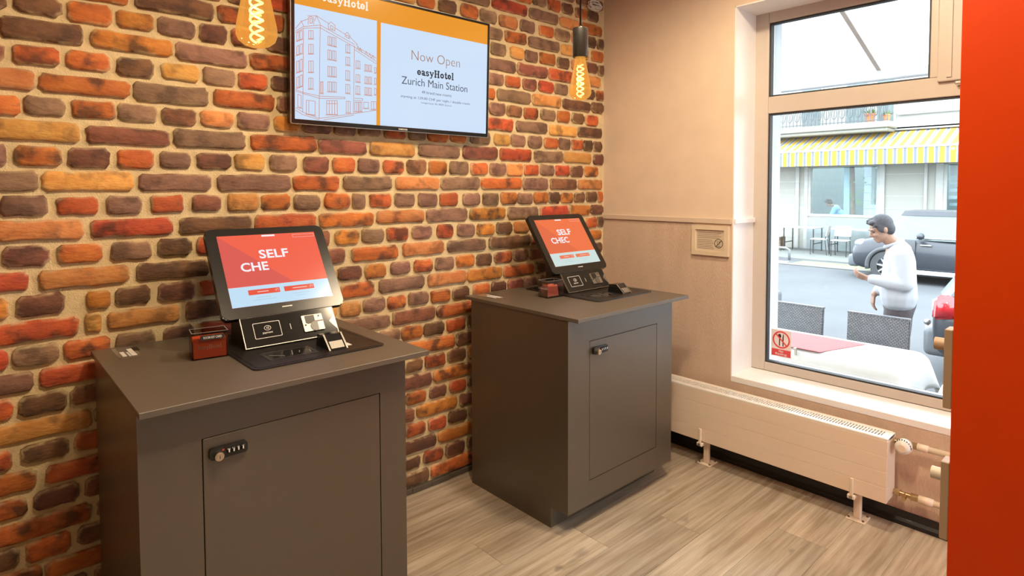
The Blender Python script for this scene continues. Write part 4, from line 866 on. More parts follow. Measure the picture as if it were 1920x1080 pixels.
# ------------------------------------------------------------------ pendant bulbs
AMBER = lampglass('amber_glass', (1.0, .80, .48), (1.0, .46, .09), .42)
FIL = emis('filament_glow', (1.0, .74, .34), 5)
def pendant(x, y, zb, lab, ph):
    p = thing('pendant_bulb', lab, 'pendant lamp', (x, y, zb), group='amber filament pendants')
    prof = [(0, 0), (.010, .0006), (.020, .004), (.0285, .011), (.0322, .021), (.0315, .034), (.0270, .058), (.0215, .086), (.0175, .106), (.0150, .122), (.0145, .134)]
    bm = NB(); lathe(bm, prof, 32); obj('glass_bulb', bm, AMBER, p, True)
    pts = []
    for k in range(97):
        t_ = k / 96; a = ph + t_ * 2 * math.pi * 3.2; pts.append((.0098 * math.cos(a), .0098 * math.sin(a), .010 + t_ * .092))
    bm = NB(); tube(bm, pts, .0019, 6); pts2 = [(-a, -b, c) for a, b, c in pts]; tube(bm, pts2, .0019, 6)
    obj('filament', bm, FIL, p, True)
    bm = NB(); cyl(bm, (0, 0, .100), (0, 0, .134), .004, 10); obj('glass_stem', bm, pm('stem_glass', (.6, .5, .35), .2), p, 'auto')
    bm = NB(); lathe(bm, [(0, .124), (.0215, .124), (.0225, .126), (.0225, .206), (.0215, .208), (.006, .208), (.005, .216), (0, .216)], 28); obj('socket', bm, pm('socket_grey', (.055, .052, .048), .35, .4), p, 'auto')
    bm = NB(); cyl(bm, (0, 0, .21), (0, 0, CEIL - zb), .0028, 8); obj('cord', bm, BLACK, p, True)
    bm = NB(); lathe(bm, [(0, CEIL - zb - .03), (.045, CEIL - zb - .03), (.050, CEIL - zb - .02), (.050, CEIL - zb), (0, CEIL - zb)], 24); obj('ceiling_rose', bm, BLACK, p, 'auto')
    l = bpy.data.lights.new('glow', 'POINT'); l.energy = 2.2; l.color = (1, .62, .25); l.shadow_soft_size = .012
    lo = link(bpy.data.objects.new('glow', l), p); lo.location = (0, 0, .055)
pendant(1.323, 1.186, 1.859, 'amber spiral filament pendant bulb hanging in front of the window corner', .4)
pendant(.361, 1.044, 1.836, 'amber spiral filament bulb hanging left of the television', 1.3)
# coiled white cable near the corner
bm = NB(); pts = []
for k in range(120):
    a = k * .42; pts.append((.055 * math.cos(a) * (1 + .1 * math.sin(k * .7)), .012 * math.sin(k * .37), .020 * math.sin(a) + .012 * math.sin(k * .11)))
tube(bm, pts, .0028, 6)
tube(bm, [(.0, 0, .012), (-.02, .004, .06), (.03, 0, .12), (.01, .0, .20)], .0028, 6); tube(bm, [(.03, 0, .012), (.05, .004, .06), (-.01, 0, .11), (.01, .0, .20)], .0028, 6)
tag(obj('cable_coil', bm, pm('white_cable', (.75, .73, .7), .5), None, True, loc=(3.09, WY - .045, 2.815)), 'loose coil of thin white cable high in the brick corner', 'cable')
# ------------------------------------------------------------------ street
G = -.38
ASPH = pm('pale_asphalt', (.072, .077, .083), .9, var=.10, vscale=1.2, bump=.3, bscale=40)
PAVE = pm('far_paving', (.14, .15, .14), .9, var=.10, vscale=2)
tag(obj('street', box(-6, 17.0, -14, 24, G - .3, G), ASPH), 'pale asphalt street outside the window', 'street', kind='structure')
tag(obj('far_pavement', box(17.0, 24, -14, 24, G - .3, G + .02), PAVE), 'paved terrace strip in front of the cafe across the street', 'pavement', kind='structure')
tag(obj('kerb', box(15.55, 15.75, -14, 24, G, G + .03, .01), pm('kerb_stone', (.17, .17, .155), .9)), 'flush kerb stones along the far parking bays', 'kerb', kind='structure')
tag(obj('road_marking', box(15.85, 16.24, 7.0, 9.4, G, G + .004), pm('yellow_paint', (.62, .50, .16), .8, var=.15)), 'yellow painted bay marking across the street', 'road marking')
tag(obj('green_patch', box(15.85, 16.7, 4.9, 6.8, G, G + .003), pm('green_ground', (.16, .20, .10), .95, var=.25, vscale=3)), 'greenish ground patch of the far parking bay', 'ground patch')  # flat greenish patch with mottled tone
bm = NB(); tube(bm, [(16.3, 8.6, G), (16.3, 8.6, G + .28), (16.4, 8.55, G + .33), (16.6, 7.25, G + .33), (16.62, 7.15, G + .28), (16.62, 7.15, G)], .035, 8)
tag(obj('bike_hoop', bm, pm('hoop_grey', (.16, .17, .18), .5), None, True), 'low grey tubular hoop at the edge of the far bay', 'barrier')

# own shop canopy above the window
CAN = bpy.data.materials.new('canopy_fabric'); CAN.use_nodes = True
nt = CAN.node_tree; N = nt.nodes; L = nt.links; N.remove(N['Principled BSDF'])
d_ = N.new('ShaderNodeBsdfDiffuse'); t_ = N.new('ShaderNodeBsdfTranslucent'); mx = N.new('ShaderNodeMixShader'); mx.inputs[0].default_value = .6
no = N.new('ShaderNodeTexNoise'); no.inputs['Scale'].default_value = 3; rp = N.new('ShaderNodeValToRGB'); rp.color_ramp.elements[0].color = (.84, .82, .79, 1); rp.color_ramp.elements[1].color = (.92, .91, .89, 1)
L.new(no.outputs[0], rp.inputs[0]); L.new(rp.outputs[0], d_.inputs[0]); L.new(rp.outputs[0], t_.inputs[0])
L.new(d_.outputs[0], mx.inputs[1]); L.new(t_.outputs[0], mx.inputs[2]); L.new(mx.outputs[0], N['Material Output'].inputs[0])
cn = thing('canopy', 'white fabric canopy over the window with a grey front bar', 'awning', (XO, 1.0, 2.5))
def canz(x): return 3.22 - (x - 3.66) * (3.22 - 2.545) / (5.45 - 3.66) - 2.5
for k, (ya, yb) in enumerate(((-.25, .30), (.31, 1.025), (1.035, 1.632), (1.642, 3.2))):
    bm = NB()
    prism(bm, [(0, canz(3.66)), (1.79, canz(5.45)), (1.79, canz(5.45) + .002), (0, canz(3.66) + .002)], 'Y', ya - 1.0, yb - 1.0); obj('fabric_panel', bm, CAN, cn)
for yy in (1.637, .63 + .4, .305):
    bm = NB(); prism(bm, [(0, canz(3.66) - .006), (1.79, canz(5.45) - .006), (1.79, canz(5.45) + .004), (0, canz(3.66) + .004)], 'Y', yy - 1.0 - .016, yy - 1.0 + .016); obj('seam', bm, pm('seam_tape', (.42, .37, .34), .8), cn)
bm = NB(); bx(bm, 1.75, 1.83, -1.25, 2.2, canz(5.45) - .075, canz(5.45) + .005, .012, 2); obj('front_bar', bm, pm('canopy_bar', (.55, .58, .62), .4, .3), cn)
bm = NB()

# ------------------------------------------------------------------ terrace tables
def cloth_table(x0, x1, y0, y1, z, drop, lab_t, lab_c, seed, tip=None):
    t = thing('terrace_table', lab_t, 'table', ((x0 + x1) / 2, (y0 + y1) / 2, G), group='terrace tables')
    hx, hy = (x1 - x0) / 2, (y1 - y0) / 2
    obj('table_top', box(-hx + .03, hx - .03, -hy + .03, hy - .03, z - G - .045, z - G - .016, .003), pm('terrace_wood', (.25, .2, .15), .6), t)
    for sx in (-1, 1):
        for sy in (-1, 1): obj('leg', box(sx * (hx - .05) - .02, sx * (hx - .05) + .02, sy * (hy - .05) - .02, sy * (hy - .05) + .02, 0, z - G - .045), pm('terrace_metal', (.12, .12, .13), .4), t)
    rn = random.Random(seed); bm = NB(); nx, ny = 14, 24; pad = drop
    Lx, Ly = 2 * hx + 2 * pad, 2 * hy + 2 * pad; grid = []
    for i in range(nx + 1):
        row = []
        for j in range(ny + 1):
            u, v = -Lx / 2 + Lx * i / nx, -Ly / 2 + Ly * j / ny
            ou, ov = max(0, abs(u) - hx), max(0, abs(v) - hy)
            d = math.hypot(ou, ov); cxp = max(-hx, min(hx, u)); cyp = max(-hy, min(hy, v))
            fl = .10 + .05 * math.sin(u * 17 + seed) * math.sin(v * 13)
            out = d * (fl + (.16 if ou and ov else 0)) + min(d, .008)
            nxp = cxp + (math.copysign(out * ou / d, u) if ou else 0); nyp = cyp + (math.copysign(out * ov / d, v) if ov else 0)
            zz = z - G - .004 - max(0, d - .004)
            row.append(bm.verts.new((nxp, nyp, zz)))
        grid.append(row)
    for i in range(nx):
        for j in range(ny): bm.faces.new((grid[i][j], grid[i + 1][j], grid[i + 1][j + 1], grid[i][j + 1]))
    c = obj('tablecloth', bm, CLOTH, None, True, loc=((x0 + x1) / 2, (y0 + y1) / 2, G))
    sm = c.modifiers.new('s', 'SUBSURF'); sm.levels = 1; sm.render_levels = 1
    so_ = c.modifiers.new('t', 'SOLIDIFY'); so_.thickness = .002; so_.offset = 1
    tag(c, lab_c, 'tablecloth', 'white terrace tablecloths')
cloth_table(4.64, 5.27, 1.22, 2.42, .37, .26, 'cloth covered terrace table with a red runner just outside the window', 'white cloth under the red runner on the terrace table', 1)
cloth_table(4.64, 5.27, -.10, .97, .37, .26, 'cloth covered terrace table half hidden by the orange partition', 'white cloth on the terrace table half hidden by the orange partition', 2)
bm = NB(); RUN = pm('red_runner', (.42, .075, .075), .85, var=.06)
prism(bm, [(-.30, -.02), (-.30, .42), (.20, .55), (.20, -.18)], 'Z', 0, .002)
tag(obj('table_runner', bm, RUN, loc=(4.945, 1.78, .3712)), 'red table runner lying on the white terrace tablecloth', 'table runner')
bm = NB(); bx(bm, -.004, .004, -.008, .008, -.05, .002); bx(bm, -.03, .004, -.008, .008, .002, .005); tag(obj('cloth_clip', bm, STEEL, loc=(4.625, 1.93, .372)), 'small steel clip holding the tablecloth edge', 'clip')

# woven chairs
def weave():
    m = bpy.data.materials.new('woven_resin'); m.use_nodes = True
    nt = m.node_tree; N = nt.nodes; L = nt.links; p = N['Principled BSDF']
    tc = N.new('ShaderNodeTexCoord'); mp = N.new('ShaderNodeMapping'); mp.inputs['Scale'].default_value = (60, 38, 60); L.new(tc.outputs['Object'], mp.inputs[0])
    br_ = N.new('ShaderNodeTexBrick'); br_.inputs['Scale'].default_value = 1; br_.inputs['Mortar Size'].default_value = .10; br_.inputs['Brick Width'].default_value = 1.0; br_.inputs['Row Height'].default_value = .8
    br_.inputs['Color1'].default_value = (.17, .175, .185, 1); br_.inputs['Color2'].default_value = (.12, .125, .135, 1); br_.inputs['Mortar'].default_value = (.03, .03, .035, 1)
    sw = N.new('ShaderNodeSeparateXYZ'); cb = N.new('ShaderNodeCombineXYZ'); L.new(mp.outputs[0], sw.inputs[0])
    ad = N.new('ShaderNodeMath'); ad.operation = 'ADD'; L.new(sw.outputs[0], ad.inputs[0]); L.new(sw.outputs[1], ad.inputs[1])
    L.new(ad.outputs[0], cb.inputs[0]); L.new(sw.outputs[2], cb.inputs[1]); L.new(cb.outputs[0], br_.inputs['Vector'])
    L.new(br_.outputs[0], p.inputs['Base Color']); p.inputs['Roughness'].default_value = .55
    b = N.new('ShaderNodeBump'); b.inputs['Strength'].default_value = .8; b.inputs['Distance'].default_value = .005; b.invert = True; L.new(br_.outputs[1], b.inputs['Height']); L.new(b.outputs[0], p.inputs['Normal'])
    return m
WEAVE = weave()
def woven_chair(x, y, w_, lab, rz=0, arms=False):
    c = thing('woven_chair', lab, 'chair', (x, y, G), rz, group='grey woven terrace chairs')
    h_ = w_ / 2
    # faces -x (towards the window); back at +x
    bm = NB(); prism(bm, [(0, .30), (.035, .30), (.075, .905), (.040, .905)], 'Y', -h_, h_)
    bmesh.ops.bevel(bm, geom=bm.edges[:], offset=.008, segments=2, affect='EDGES'); obj('backrest', bm, WEAVE, c)
    obj('seat', box(-.44, .02, -h_, h_, .36, .44, .012, 2), WEAVE, c)
    obj('seat_skirt', box(-.435, .015, -h_ + .006, h_ - .006, .20, .362, .01), WEAVE, c)
    for sx in (-.42, -.005):
        for sy in (-h_ + .03, h_ - .03): obj('leg', box(sx - .018, sx + .018, sy - .018, sy + .018, 0, .22, .003), pm('chair_leg_grey', (.13, .13, .14), .5), c)
    bm = NB(); bx(bm, .036, .080, -h_ - .002, h_ + .002, .893, .912, .006, 2); obj('top_band', bm, WEAVE, c)
woven_chair(5.555, 2.330, .47, 'grey woven chair behind the red end of the terrace table')
woven_chair(5.555, 1.655, .475, 'grey woven chair between the terrace table and the man')

# ------------------------------------------------------------------ opposite building
BX = 20.0
RENDER_ = pm('pale_render', (.31, .31, .28), .9, var=.05, vscale=.6)
MOULD = pm('white_moulding', (.37, .38, .365), .8)
TEALP = pm('pale_teal_panel', (.24, .28, .285), .7)
bd = thing('cafe_building', 'pale rendered building with cafe windows across the street', 'building', (BX, 6.0, G))
def bp_(nm, x0, x1, y0, y1, z0, z1, mat, bev=0, parent=None):
    return obj(nm, box(x0 - BX, x1 - BX, y0 - 6, y1 - 6, z0 - G, z1 - G, bev), mat, parent or bd)
# wall with openings: cafe window y 5.95..8.02, right window y 2.2..4.34
bm = NB()
def wb(y0, y1, z0, z1): bx(bm, 0, .35, y0 - 6, y1 - 6, z0 - G, z1 - G)
wb(8.02, 14, G, 2.26); wb(4.34, 5.95, G, 2.26); wb(-6, 2.2, G, 2.26); wb(5.95, 8.02, G, .72); wb(2.2, 4.34, G, .80); wb(-6, 14, 2.26, 4.9)
obj('wall', bm, RENDER_, bd)
for y0, y1 in ((8.30, 8.42), (8.02, 8.14), (5.80, 5.95), (4.72, 4.80), (4.34, 4.52)): bp_('pilaster', BX - .06, BX, y0, y1, G + .02, 2.3, MOULD, .01)
bp_('plinth_panel', BX - .05, BX - .001, 5.95, 8.02, G + .02, .66, TEALP)
for z0, z1 in ((1.36, 1.38), (.98, 1.0), (2.0, 2.02)): bp_('panel_line', BX - .012, BX, 4.80, 5.80, z0, z1, MOULD)
for z0 in (.0, .45, .9, 1.35, 1.8): bp_('joint_line', BX - .010, BX, 8.42, 14, z0, z0 + .02, MOULD)
for z0, z1, px_ in ((3.30, 3.50, .16), (3.72, 3.80, .10), (4.45, 4.55, .08)): bp_('cornice', BX - px_, BX, -6, 5.5, z0, z1, MOULD, .02)
# cafe window
wf = bp_('window', BX - .03, BX + .05, 5.95, 8.02, .70, .78, MOULD)
for a in ((5.95, 6.02, .78, 2.26), (7.95, 8.02, .78, 2.26)): bp_('window_stile', BX - .03, BX + .05, *a, MOULD)
obj('pane', box(.06, .07, .02, 1.95, .78 - G, 2.26 - G), glass('cafe_glass', (.88, .94, .95), .0, .6), wf)
bp_('room_back', BX + 2.4, BX + 2.5, 2.2, 9.5, G, 2.6, pm('cafe_inside', (.16, .20, .20), .9))
bp_('reflected_boards', BX + .55, BX + .60, 5.2, 6.55, G, 2.6, pm('reflected_board', (.66, .70, .78), .8))  # pale boards stand in for a facade reflected in the cafe glass
for z0 in (.95, 1.2, 1.45, 1.7, 1.95): bp_('reflected_board_joint', BX + .535, BX + .55, 5.2, 6.55, z0, z0 + .015, pm('reflected_joint_grey', (.35, .38, .45), .8))
bp_('inner_window', BX + .48, BX + .55, 6.02, 6.22, 1.25, 2.2, pm('inner_pane', (.12, .18, .18), .3))
bp_('inner_frame', BX + .47, BX + .55, 6.22, 6.32, 1.10, 2.3, MOULD)
bp_('curtain', BX + .3, BX + .36, 6.75, 7.05, .6, 2.3, pm('blue_curtain', (.35, .48, .55), .9))
# right window
w2 = bp_('window', BX - .03, BX + .05, 2.2, 4.34, .76, .84, MOULD)
bp_('window_stile', BX - .03, BX + .05, 4.26, 4.34, .84, 2.26, MOULD)
obj('pane', box(.06, .07, -3.8, -1.74, .84 - G, 2.26 - G), glass('cafe_glass'), w2)
for k in range(5): bp_('blind_slat', BX + .25, BX + .28, 2.2, 4.25, .9 + k * .2, .98 + k * .2, pm('blind_grey', (.34, .40, .42), .7))
bp_('blind_head', BX + .22, BX + .26, 2.2, 4.25, 1.95, 2.26, MOULD)
# upper windows behind the balcony
for y0, y1 in ((6.25, 6.95), (5.55, 6.1), (7.6, 8.3)):
    f = bp_('upper_window', BX - .05, BX, y0, y1, 3.5, 4.85, MOULD)
    bp_('upper_pane', BX - .07, BX - .05, y0 + .06, y1 - .06, 3.56, 4.8, pm('dark_pane', (.10, .13, .13), .15))
# balcony
bc = bp_('balcony', BX - .95, BX, 5.45, 11.5, 3.34, 3.50, MOULD, .03)
bp_('balcony_cove', BX - .80, BX, 5.55, 11.5, 3.24, 3.34, RENDER_, .03)
IRON = pm('wrought_iron', (.06, .07, .075), .5)
rx_ = BX - .90
bp_('handrail', rx_ - .02, rx_ + .02, 5.50, 11.5, 4.40, 4.44, IRON)
bp_('bottom_rail', rx_ - .012, rx_ + .012, 5.50, 11.5, 3.54, 3.565, IRON)
k = 0; yy = 5.52
while yy < 9.4:
    bp_('baluster', rx_ - .009, rx_ + .009, yy - .009, yy + .009, 3.50, 4.40, IRON)
    if k % 2 == 0:
        bm = NB(); cc = Vector((rx_ - BX, yy + .11 - 6, 3.82 - G))
        tube(bm, [cc + Vector((0, .075 * math.cos(a * .5236), .16 * math.sin(a * .5236))) for a in range(12)], .011, 6, True)
        obj('scroll', bm, IRON, bd)
        bm = NB(); tube(bm, [cc + Vector((0, .04 * math.cos(a * .5236), .09 * math.sin(a * .5236) + .25)) for a in range(12)], .010, 6, True); obj('scroll', bm, IRON, bd)
    yy += .11; k += 1
for yy, lab in ((6.02, 'larger orange flower pot on the iron balcony'), (5.60, 'smaller orange flower pot at the end of the iron balcony')):
    pt_ = thing('flower_pot', lab, 'flower pot', (BX - .72, yy, 3.50), group='balcony flower pots')
    s_ = 1.0 if yy > 5.9 else .75
    bm = NB(); lathe(bm, [(0, 0), (.10 * s_, 0), (.14 * s_, .22 * s_), (.155 * s_, .22 * s_), (.155 * s_, .26 * s_), (.13 * s_, .26 * s_), (.12 * s_, .23 * s_), (0, .23 * s_)], 20); obj('pot', bm, pm('terracotta', (.70, .20, .08), .8), pt_, 'auto')
    bm = NB(); rp_ = random.Random(int(yy * 100))
    for q in range(26):
        a = rp_.uniform(0, 6.28); e = rp_.uniform(.3, 1.3); l_ = rp_.uniform(.12, .26) * s_; p0 = Vector((.05 * math.cos(a), .05 * math.sin(a), .22 * s_)); d = Vector((math.cos(a) * math.cos(e), math.sin(a) * math.cos(e), math.sin(e)))
        sd = d.cross(Vector((0, 0, 1))).normalized() * .025; tip_ = p0 + d * l_; mid = p0 + d * l_ * .55
        bm.faces.new([bm.verts.new(v) for v in (p0, mid + sd, tip_, mid - sd)])
    tag(obj('leaves', bm, pm('pot_leaf', (.12, .20, .06), .6), pt_), kind='stuff')
# striped awning
def stripes():
    m = bpy.data.materials.new('striped_canvas'); m.use_nodes = True
    nt = m.node_tree; N = nt.nodes; L = nt.links; p = N['Principled BSDF']
    tc = N.new('ShaderNodeTexCoord'); sp = N.new('ShaderNodeSeparateXYZ'); L.new(tc.outputs['Object'], sp.inputs[0])
    mu = N.new('ShaderNodeMath'); mu.operation = 'MULTIPLY'; mu.inputs[1].default_value = 1 / .243; L.new(sp.outputs[1], mu.inputs[0])
    fr = N.new('ShaderNodeMath'); fr.operation = 'FRACT'; L.new(mu.outputs[0], fr.inputs[0])
    cr = N.new('ShaderNodeValToRGB'); cr.color_ramp.interpolation = 'CONSTANT'; E = cr.color_ramp.elements
    E[0].position = 0; E[0].color = (.40, .25, .03, 1); E[1].position = .50; E[1].color = (.32, .32, .30, 1)
    e = E.new(.62); e.color = (.13, .145, .18, 1); e = E.new(.88); e.color = (.32, .32, .30, 1)
    L.new(fr.outputs[0], cr.inputs[0]); L.new(cr.outputs[0], p.inputs['Base Color']); p.inputs['Roughness'].default_value = .9
    return m
STR = stripes()
aw = thing('striped_awning', 'yellow and grey striped awning over the cafe across the street', 'awning', (BX, 6.0, 2.7))
bm = NB(); prism(bm, [(-.02, .56), (-1.25, .03), (-1.25, .045), (-.02, .575)], 'Y', -7, 6); obj('canvas', bm, STR, aw)
bm = NB(); nst = 0; bx(bm, -1.27, -1.255, -7, 6, -.43, -.01); obj('valance', bm, STR, aw)
bm = NB(); bx(bm, -1.29, -1.24, -7, 6, -.01, .05, .01); obj('front_bar', bm, MOULD, aw)
bm = NB(); bx(bm, -.16, 0, -7, 6, .575, .68, .02); obj('cassette', bm, MOULD, aw)
# tree behind the cafe glass, standing in for a reflected street tree
tr = thing('reflected_tree', 'slender brown trunk with sparse leaves, standing in for a reflection in the cafe window', 'tree', (BX + .28, 6.78, G + .12))
bm = NB(); tube(bm, [(0, 0, 0), (.01, .0, .9), (0, .01, 1.6), (-.01, .03, 2.6)], [.09, .085, .08, .075], 10); obj('trunk', bm, pm('bark', (.20, .14, .10), .9, var=.2), tr, True)
bm = NB(); rp_ = random.Random(9)
for q in range(26):
    zc = rp_.choice((1.4, 2.05, 1.7)); p0 = Vector((-.09, rp_.uniform(-.35, .08), zc + rp_.uniform(-.1, .1))); a = rp_.uniform(0, 6.28); d = Vector((0, math.cos(a), math.sin(a))) * .10; sd = Vector((.02, -d.z, d.y)) * .3
    bm.faces.new([bm.verts.new(v) for v in (p0, p0 + d * .5 + sd, p0 + d, p0 + d * .5 - sd)])
tag(obj('leaves', bm, pm('tree_leaf', (.12, .22, .08), .6), tr), kind='stuff')
bm = NB(); lathe(bm, [(0, 0), (.17, 0), (.2, .25), (.2, .3), (0, .3)], 20); obj('tub', bm, pm('tub_grey', (.3, .3, .3), .8), tr, 'auto')

# far terrace furniture
WCH = pm('white_seat', (.33, .33, .31), .6); BLKM = pm('black_tube', (.03, .03, .03), .4)
def far_chair(x, y, rz, lab):
    c = thing('terrace_chair', lab, 'chair', (x, y, G + .02), rz, group='white chairs across the street')
    obj('seat', box(-.21, .21, -.22, .22, .44, .47, .01), WCH, c)
    bm = NB(); prism(bm, [(.20, .56), (.225, .56), (.285, .86), (.26, .86)], 'Y', -.22, .22); obj('backrest', bm, WCH, c)
    for sy in (-.2, .2):
        bm = NB(); tube(bm, [(-.2, sy, 0), (-.19, sy, .44)], .012, 6); obj('leg', bm, BLKM, c)
        bm = NB(); tube(bm, [(.24, sy, 0), (.19, sy, .45), (.27, sy, .84)], .012, 6); obj('leg', bm, BLKM, c)
def far_table(x, y, lx, ly, lab):
    t = thing('cafe_table', lab, 'table', (x, y, G + .02), group='white tables across the street')
    obj('table_top', box(-lx / 2, lx / 2, -ly / 2, ly / 2, .72, .75, .006), WCH, t)
    for sx in (-1, 1):
        for sy in (-1, 1): obj('leg', box(sx * (lx / 2 - .05) - .014, sx * (lx / 2 - .05) + .014, sy * (ly / 2 - .05) - .014, sy * (ly / 2 - .05) + .014, 0, .72), BLKM, t)
    for sy in (-1, 1): obj('crossbar', box(-lx / 2 + .05, lx / 2 - .05, sy * (ly / 2 - .05) - .01, sy * (ly / 2 - .05) + .01, .25, .275), BLKM, t)
far_table(19.2, 7.85, .75, 1.0, 'white cafe table by the pale wall across the street')
far_table(19.25, 6.25, .75, 1.5, 'long white cafe table under the cafe window across the street')
far_chair(18.75, 8.50, R(100), 'white chair at the left end of the cafe terrace, beside a crate')
far_chair(18.50, 7.08, R(-80), 'white chair turned between the two cafe tables')
far_chair(18.40, 6.45, R(5), 'white chair in front of the long cafe table facing the street')
cr_ = thing('crate', 'brown wooden crate beside the leftmost cafe chair', 'crate', (19.2, 8.75, G + .02))
for k in range(4): obj('slat', box(-.2, -.18, -.28, .28, .02 + k * .1, .10 + k * .1), pm('crate_wood', (.30, .18, .11), .8), cr_)
obj('crate_body', box(-.178, .2, -.27, .27, .01, .40), pm('crate_inside', (.18, .11, .07), .9), cr_)
# ------------------------------------------------------------------ cars
TYRE = pm('tyre', (.045, .047, .05), .8); CGLASS = pm('car_glass', (.14, .17, .17), .12, spec=.35)
def car(name, lab, x, y, rz, body_col, L_, W_, H_, hood_h, belt, tail_slope, style, ws=(1.2, 1.95), group='parked cars'):
    c = thing(name, lab, 'car', (x, y, G), rz, group=group)
    paint = pm('paint_' + name + str(len(bpy.data.objects)), body_col, .32, .1, var=.03, coat=.25)
    # long axis +Y is forward; body centred on x = 0, y from -L/2 to L/2
    h2 = L_ / 2; w2_ = W_ / 2
    # lower body stations: (y, bottom, belt height, half width, crown)
    st_ = [(-h2, .38, .74, w2_ * .74), (-h2 + .06, .27, belt - .10, w2_ * .86), (-h2 + .22, .22, belt, w2_ * .96), (-h2 + .7, .20, belt + .02, w2_), (-.5, .19, belt, w2_), (.35, .19, belt - .02, w2_),
           (h2 - 1.25, .20, hood_h + .03, w2_), (h2 - .75, .20, hood_h, w2_ * .99), (h2 - .30, .20, hood_h - .07, w2_ * .95), (h2 - .08, .24, hood_h - .18, w2_ * .84), (h2, .32, hood_h - .36, w2_ * .70)]
    bm = NB(); rings = []
    for (yy, zb, zt, hw) in st_:
        pr = [(-hw * .86, zb), (-hw * .97, zb + .08), (-hw, zb + (zt - zb) * .45), (-hw * .985, zb + (zt - zb) * .78), (-hw * .90, zt), (-hw * .45, zt + .03), (hw * .45, zt + .03), (hw * .90, zt), (hw * .985, zb + (zt - zb) * .78), (hw, zb + (zt - zb) * .45), (hw * .97, zb + .08), (hw * .86, zb)]
        rings.append([bm.verts.new((a, yy, b)) for a, b in pr])
    n = 12
    for A, B in zip(rings, rings[1:]):
        for k in range(n): bm.faces.new((A[k], A[(k + 1) % n], B[(k + 1) % n], B[k]))
    bm.faces.new(rings[0]); bm.faces.new(rings[-1][::-1])
    o = obj('body', bm, paint, c, True); sm = o.modifiers.new('s', 'SUBSURF'); sm.levels = 1; sm.render_levels = 2
    # greenhouse
    def gh(nm, mat, zlo, zhi, inset, wadd):
        bm = NB(); rr = []
        y0, y1 = -h2 + tail_slope[0], h2 - ws[0]; y0t, y1t = -h2 + tail_slope[1], h2 - ws[1]
        for t in (zlo, zhi):
            f = (t - belt) / (H_ - belt)
            ya, yb = y0 + (y0t - y0) * f, y1 + (y1t - y1) * f; hw = w2_ * (.90 - .20 * f) + wadd
            rr.append([bm.verts.new(v) for v in ((-hw, ya + .12, t), (-hw * .8, ya, t), (hw * .8, ya, t), (hw, ya + .12, t), (hw, yb - .25, t), (hw * .85, yb, t), (-hw * .85, yb, t), (-hw, yb - .25, t))])
        for k in range(8): bm.faces.new((rr[0][k], rr[0][(k + 1) % 8], rr[1][(k + 1) % 8], rr[1][k]))
        bm.faces.new(rr[0]); bm.faces.new(rr[1][::-1])
        return obj(nm, bm, mat, c, 'auto')
    gh('windows', CGLASS, belt - .03, H_ - .09, 0, 0)
    gh('roof', pm('roof_' + style, (.045, .05, .058) if style == 'suv' else (.02, .022, .026), .4, .0), H_ - .095, H_, 0, .012)
    for sx in (-1, 1):
        for yy in (-.40, ):
            bm = NB(); f0 = w2_ * .90; f1 = w2_ * .71
            prism(bm, [(yy - .035, belt - .02), (yy + .035, belt - .02), (yy + .035, H_ - .09), (yy - .035, H_ - .09)], 'X', 0, .02)
            for v in bm.verts: v.co.x = sx * (f0 + (f1 - f0) * (v.co.z - belt) / (H_ - belt) + .004 + (v.co.x - .0) * .5)
            obj('pillar', bm, GLOSSB, c)
        wr = .325
        for yy in (-h2 + .78, h2 - .80):
            bm = NB(); lathe(bm, [(wr * .62, -.11), (wr * .97, -.105), (wr, -.08), (wr, .06), (wr * .97, .09), (wr * .64, .10), (wr * .62, .07)], 32, (sx * (w2_ - .095), yy, wr), 'X')
            tw = obj('tyre', bm, TYRE, c, 'auto')
            bm = NB()
            for k in range(8):
                a = R(45 * k + 10); d = Vector((0, math.cos(a), math.sin(a))); pdir = Vector((0, -d.z, d.y)); o0 = Vector((sx * (w2_ - .015), yy, wr))
                vs = [o0 + d * .03 + pdir * .022, o0 + d * .03 - pdir * .022, o0 + d * wr * .63 - pdir * .014, o0 + d * wr * .63 + pdir * .014]
                A = [bm.verts.new(v) for v in vs]; B = [bm.verts.new(v - Vector((sx * .03, 0, 0))) for v in vs]
                bm.faces.new(A); bm.faces.new(B[::-1])
                for q in range(4): bm.faces.new((A[q], A[(q + 1) % 4], B[(q + 1) % 4], B[q]))
            cyl(bm, (sx * (w2_ - .045), yy, wr), (sx * (w2_ - .010), yy, wr), .05, 16)
            lathe(bm, [(wr * .60, -.02), (wr * .645, -.02), (wr * .645, .01), (wr * .60, .01), (wr * .60, -.02)], 28, (sx * (w2_ - .02), yy, wr), 'X')
            obj('rim', bm, pm('alloy', (.60, .60, .60), .3, .9), tw)
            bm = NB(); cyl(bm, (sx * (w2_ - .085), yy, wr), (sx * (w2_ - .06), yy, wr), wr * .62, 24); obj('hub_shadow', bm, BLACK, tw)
            bm = NB(); tube(bm, [(sx * (w2_ - .0), yy + (wr + .055) * math.cos(R(a)), wr + (wr + .055) * math.sin(R(a))) for a in range(-12, 193, 12)], .045, 8)
            obj('wheel_arch', bm, pm('arch_plastic', (.06, .063, .068), .6), c, True)
            bm = NB(); cyl(bm, (sx * (w2_ - .30), yy, wr), (sx * (w2_ + .004), yy, wr + .02), wr + .035, 28); obj('arch_well', bm, BLACK, c) if False else bm.free()
        bm = NB(); bx(bm, sx * (w2_ - .03), sx * (w2_ + .012), -h2 + 1.25, h2 - 1.27, .21, .30, .012); obj('sill_trim', bm, pm('silver_trim', (.58, .60, .62), .35, .6), c)
        bm = NB(); bx(bm, sx * (w2_ * .90), sx * (w2_ * .90 + .02), -h2 + .9, h2 - 1.3, belt + .005, belt + .03, .004); obj('belt_trim', bm, pm('silver_trim'), c)
